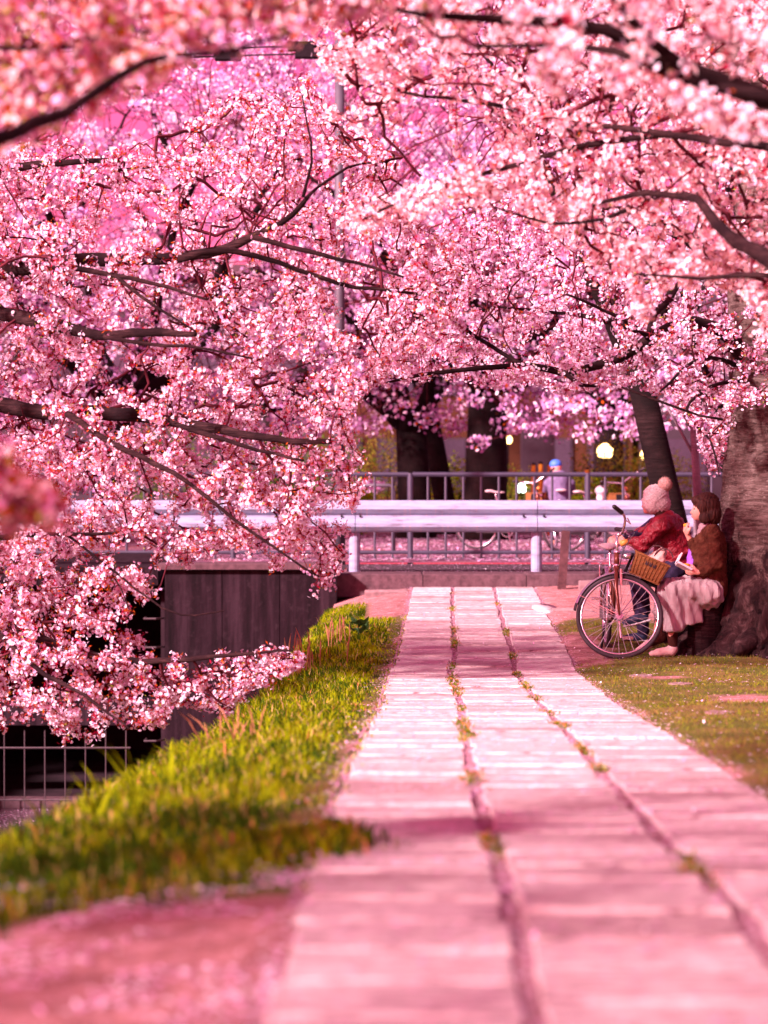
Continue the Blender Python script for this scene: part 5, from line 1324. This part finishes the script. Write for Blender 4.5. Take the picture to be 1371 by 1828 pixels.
pc = r2(1187, 865, -.03); d_ = rng.normal(size=(900, 3)); d_ /= np.linalg.norm(d_, axis=1)[:, None]
for q in d_[:700]:
    q = Vector(q); s_ = q.cross(Vector((.3, .5, .8))).normalized() * .005; r_ = random.uniform(.064, .080)
    hat_b.add([pc + q * .02 - s_, pc + q * .02 + s_, pc + q * r_], [(0, 1, 2)])
hat_b.ball(pc, .062, 16, 12); pm = hat_b.build('pompom', 'pompom_tan', hat)
jk = [(r2(1202, 1000), ch2, .165, .155), (r2(1206, 985), r2(1200, 950), .155, .135), (ch2, r2(1186, 932), .14, .10), (ch2 + V3(0, -.06, .06), s1, .10, .085), (s1, e1, .085, .070), (e1, r2(1128, 968, -.17), .068, .046),
      (ch2 + V3(0, .06, .06), s2, .10, .080), (s2, e2, .08, .068)]
blob('jacket', jk, 'jacket_red', rp, .011, 4, lambda x, y, z: .010 * wob(x, y, z * 1.8, 13) + .0035 * np.sin(z * 62 + .8 * np.sin(x * 9 + y * 5)))
blob('hood', [(r2(1200, 930), .095, (1.05, 1.25, .62)), (r2(1190, 918), .075, (1, 1.3, .55)), (r2(1208, 942), .075, (1, 1.3, .6))], 'jacket_red', rp, .010, 3, lambda x, y, z: .006 * wob(x, y, z, 25))
blob('sleeve', [(e2, h2 + V3(.03, 0, 0), .062, .042), (s2 + V3(-.02, 0, 0), e2, .07, .062)], 'trousers_dark', rp, .011, 3)
blob('trousers', [(hip, .165, (1, 1.1, .75)), (hip + V3(0, -.07, 0), kA, .125, .085), (kA, aA + V3(0, 0, .03), .082, .058), (hip + V3(0, .08, 0), kB, .125, .085), (kB, aB + V3(0, 0, .02), .08, .056)], 'trousers_dark', rp, .012, 3, lambda x, y, z: .006 * wob(x, y, z, 26))
for a_, tip in ((aA, V3(-.17, 0, -.055)), (aB, V3(-.17, 0, -.02))):
    c = a_ + V3(.0, 0, -.03); sh = blob('shoe', [(c, c + tip * .6, .042, .038), (c + tip * .6, c + tip, .038, .026)], 'shoe_navy', rp, .008, 3)
    b = MB(); t_ = c + tip * .5; n_d = Vector((tip.z, 0, -tip.x)).normalized(); 
    q = [c - tip.normalized() * .04 - n_d * .046, c + tip * .6 - n_d * .042, c + tip * 1.12 - n_d * .028]; b.tube(q, [.036, .034, .02], 8, flat=.35); b.build('sole', 'white_plastic', sh)
# handbag standing in the basket
hbg = blob('handbag', [(Bm @ V3(.045, .02, .05), Bm @ V3(.05, .02, .16), .075, .045), (Bm @ V3(.0, .02, .04), Bm @ V3(.02, .02, .13), .07, .035)], 'bag_beige', None, .010, 3, lambda x, y, z: .006 * wob(x, y, z, 35))
meta(hbg, 'soft beige bag standing in the wicker basket', 'bag')
for dx_ in (.0, .06):
    b = MB(); b.torus(Bm @ V3(.02 + dx_, -.02, .13), (.1, 1, .1), .075, .005, 18, 6, -1.6, 1.6, ref=(0, 0, 1)); b.build('handle', 'dark_wood', hbg)
stump(r2(1204, 0).x, Y2_ + .02, .16, hip.z - .13 - hz(r2(1204, 0).x, Y2_), 'low dark log under the person in the red jacket')

# cyclist across the road, seen from behind
Yc = 40.0
def c2(px_, py_, dy=0): return P(px_, py_, Yc + dy)
cy = thing('person', 'cyclist with a bright blue cap and grey-violet jacket beyond the fence', 'person', (c2(997, 0).x, Yc, RZ))
caps = [(c2(1000, 905), c2(998, 858), .16, .17), (c2(998, 858), c2(994, 840), .12, .05), (c2(993, 833), .095, (1, 1, 1.1)),
        (c2(996, 857), c2(978, 862, .05), .09, .06), (c2(978, 862), c2(972, 885, .3), .055, .035), (c2(1002, 857), c2(1019, 862), .09, .06), (c2(1019, 862), c2(1022, 880, .3), .055, .035),
        (c2(993, 912), c2(988, 938, .35), .11, .07), (c2(988, 938, .35), c2(988, 968, .15), .065, .04), (c2(1006, 912), c2(1009, 930, .35), .11, .07), (c2(1009, 930, .35), c2(1008, 955, .25), .065, .04)]
hand(caps, c2(972, 885, .3), (0, 1, 0), (1, 0, 0), .9); hand(caps, c2(1022, 880, .3), (0, 1, 0), (1, 0, 0), .9)
blob('body', caps, 'skin', cy, .016, 2)
blob('jacket', [(c2(1000, 898), c2(998, 860), .19, .20), (c2(998, 860), c2(995, 846), .16, .09), (c2(996, 858), c2(978, 863, .05), .10, .08), (c2(978, 863), c2(973, 882, .28), .075, .055), (c2(1002, 858), c2(1019, 863), .10, .08), (c2(1019, 863), c2(1022, 877, .28), .075, .055)], 'jacket_grey', cy, .018, 3)
blob('trousers', [(c2(1000, 908), .17, (1.1, 1, .8)), (c2(993, 912), c2(988, 938, .35), .125, .085), (c2(988, 938, .35), c2(988, 962, .17), .08, .055), (c2(1006, 912), c2(1009, 930, .35), .125, .085), (c2(1009, 930, .35), c2(1008, 950, .26), .08, .055)], 'trousers_dark', cy, .018, 3)
blob('cap', [(c2(992, 829), .105, (1, 1, .8)), (c2(992, 834, .09), .085, (1, 1.2, .2))], 'cap_blue', cy, .014, 2)
c = copy_tree(bike); c.location = (c2(998, 0).x + .02, Yc + .2, RZ - .01); c.rotation_euler = (0, 0, math.pi + .05); c['label'] = 'bicycle ridden by the cyclist with the blue cap'; c['group'] = 'bicycles across the road'
# white moped beside the fence
Ym = 42.0
def m2(px_, py_, dy=0): return P(px_, py_, Ym + dy)
mp = thing('moped', 'white moped parked behind the fence below the large warm lamp', 'moped', (m2(1072, 0).x, Ym, RZ))
for px_ in (1052, 1098):
    c = m2(px_, 0); c.z = RZ + .24; b = MB(); b.torus(c, (0, 1, 0), .19, .05, 24, 8); w_o = b.build('wheel', 'tyre_rubber', mp, smooth=True)
    b = MB(); b.tube([c - V3(0, .03, 0), c + V3(0, .03, 0)], .14, 16); b.build('rim', 'steel', w_o)
zc = RZ
b = MB(); xl = m2(1052, 0).x; xr = m2(1098, 0).x
blob('body', [(V3(xr - .1, Ym, zc + .5), V3(xr - .45, Ym, zc + .42), .16, .12), (V3(xr - .45, Ym, zc + .3), V3(xl + .2, Ym, zc + .26), .09, .09), (V3(xl + .14, Ym, zc + .3), V3(xl + .22, Ym, zc + .85), .09, .07), (V3(xl + .22, Ym, zc + .88), .11, (1, 1.2, .8)), (V3(xr, Ym, zc + .46), .14, (1.4, .9, .6))], 'white_plastic', mp, .02, 3)
blob('seat', [(V3(xr - .02, Ym, zc + .69), V3(xr - .42, Ym, zc + .64), .09, .09)], 'black_plastic', mp, .02, 2)
b = MB(); b.tube([V3(xl + .24, Ym - .3, zc + .98), V3(xl + .22, Ym, zc + .94), V3(xl + .24, Ym + .3, zc + .98)], .018, 8); b.build('handlebar', 'dark_metal', mp)
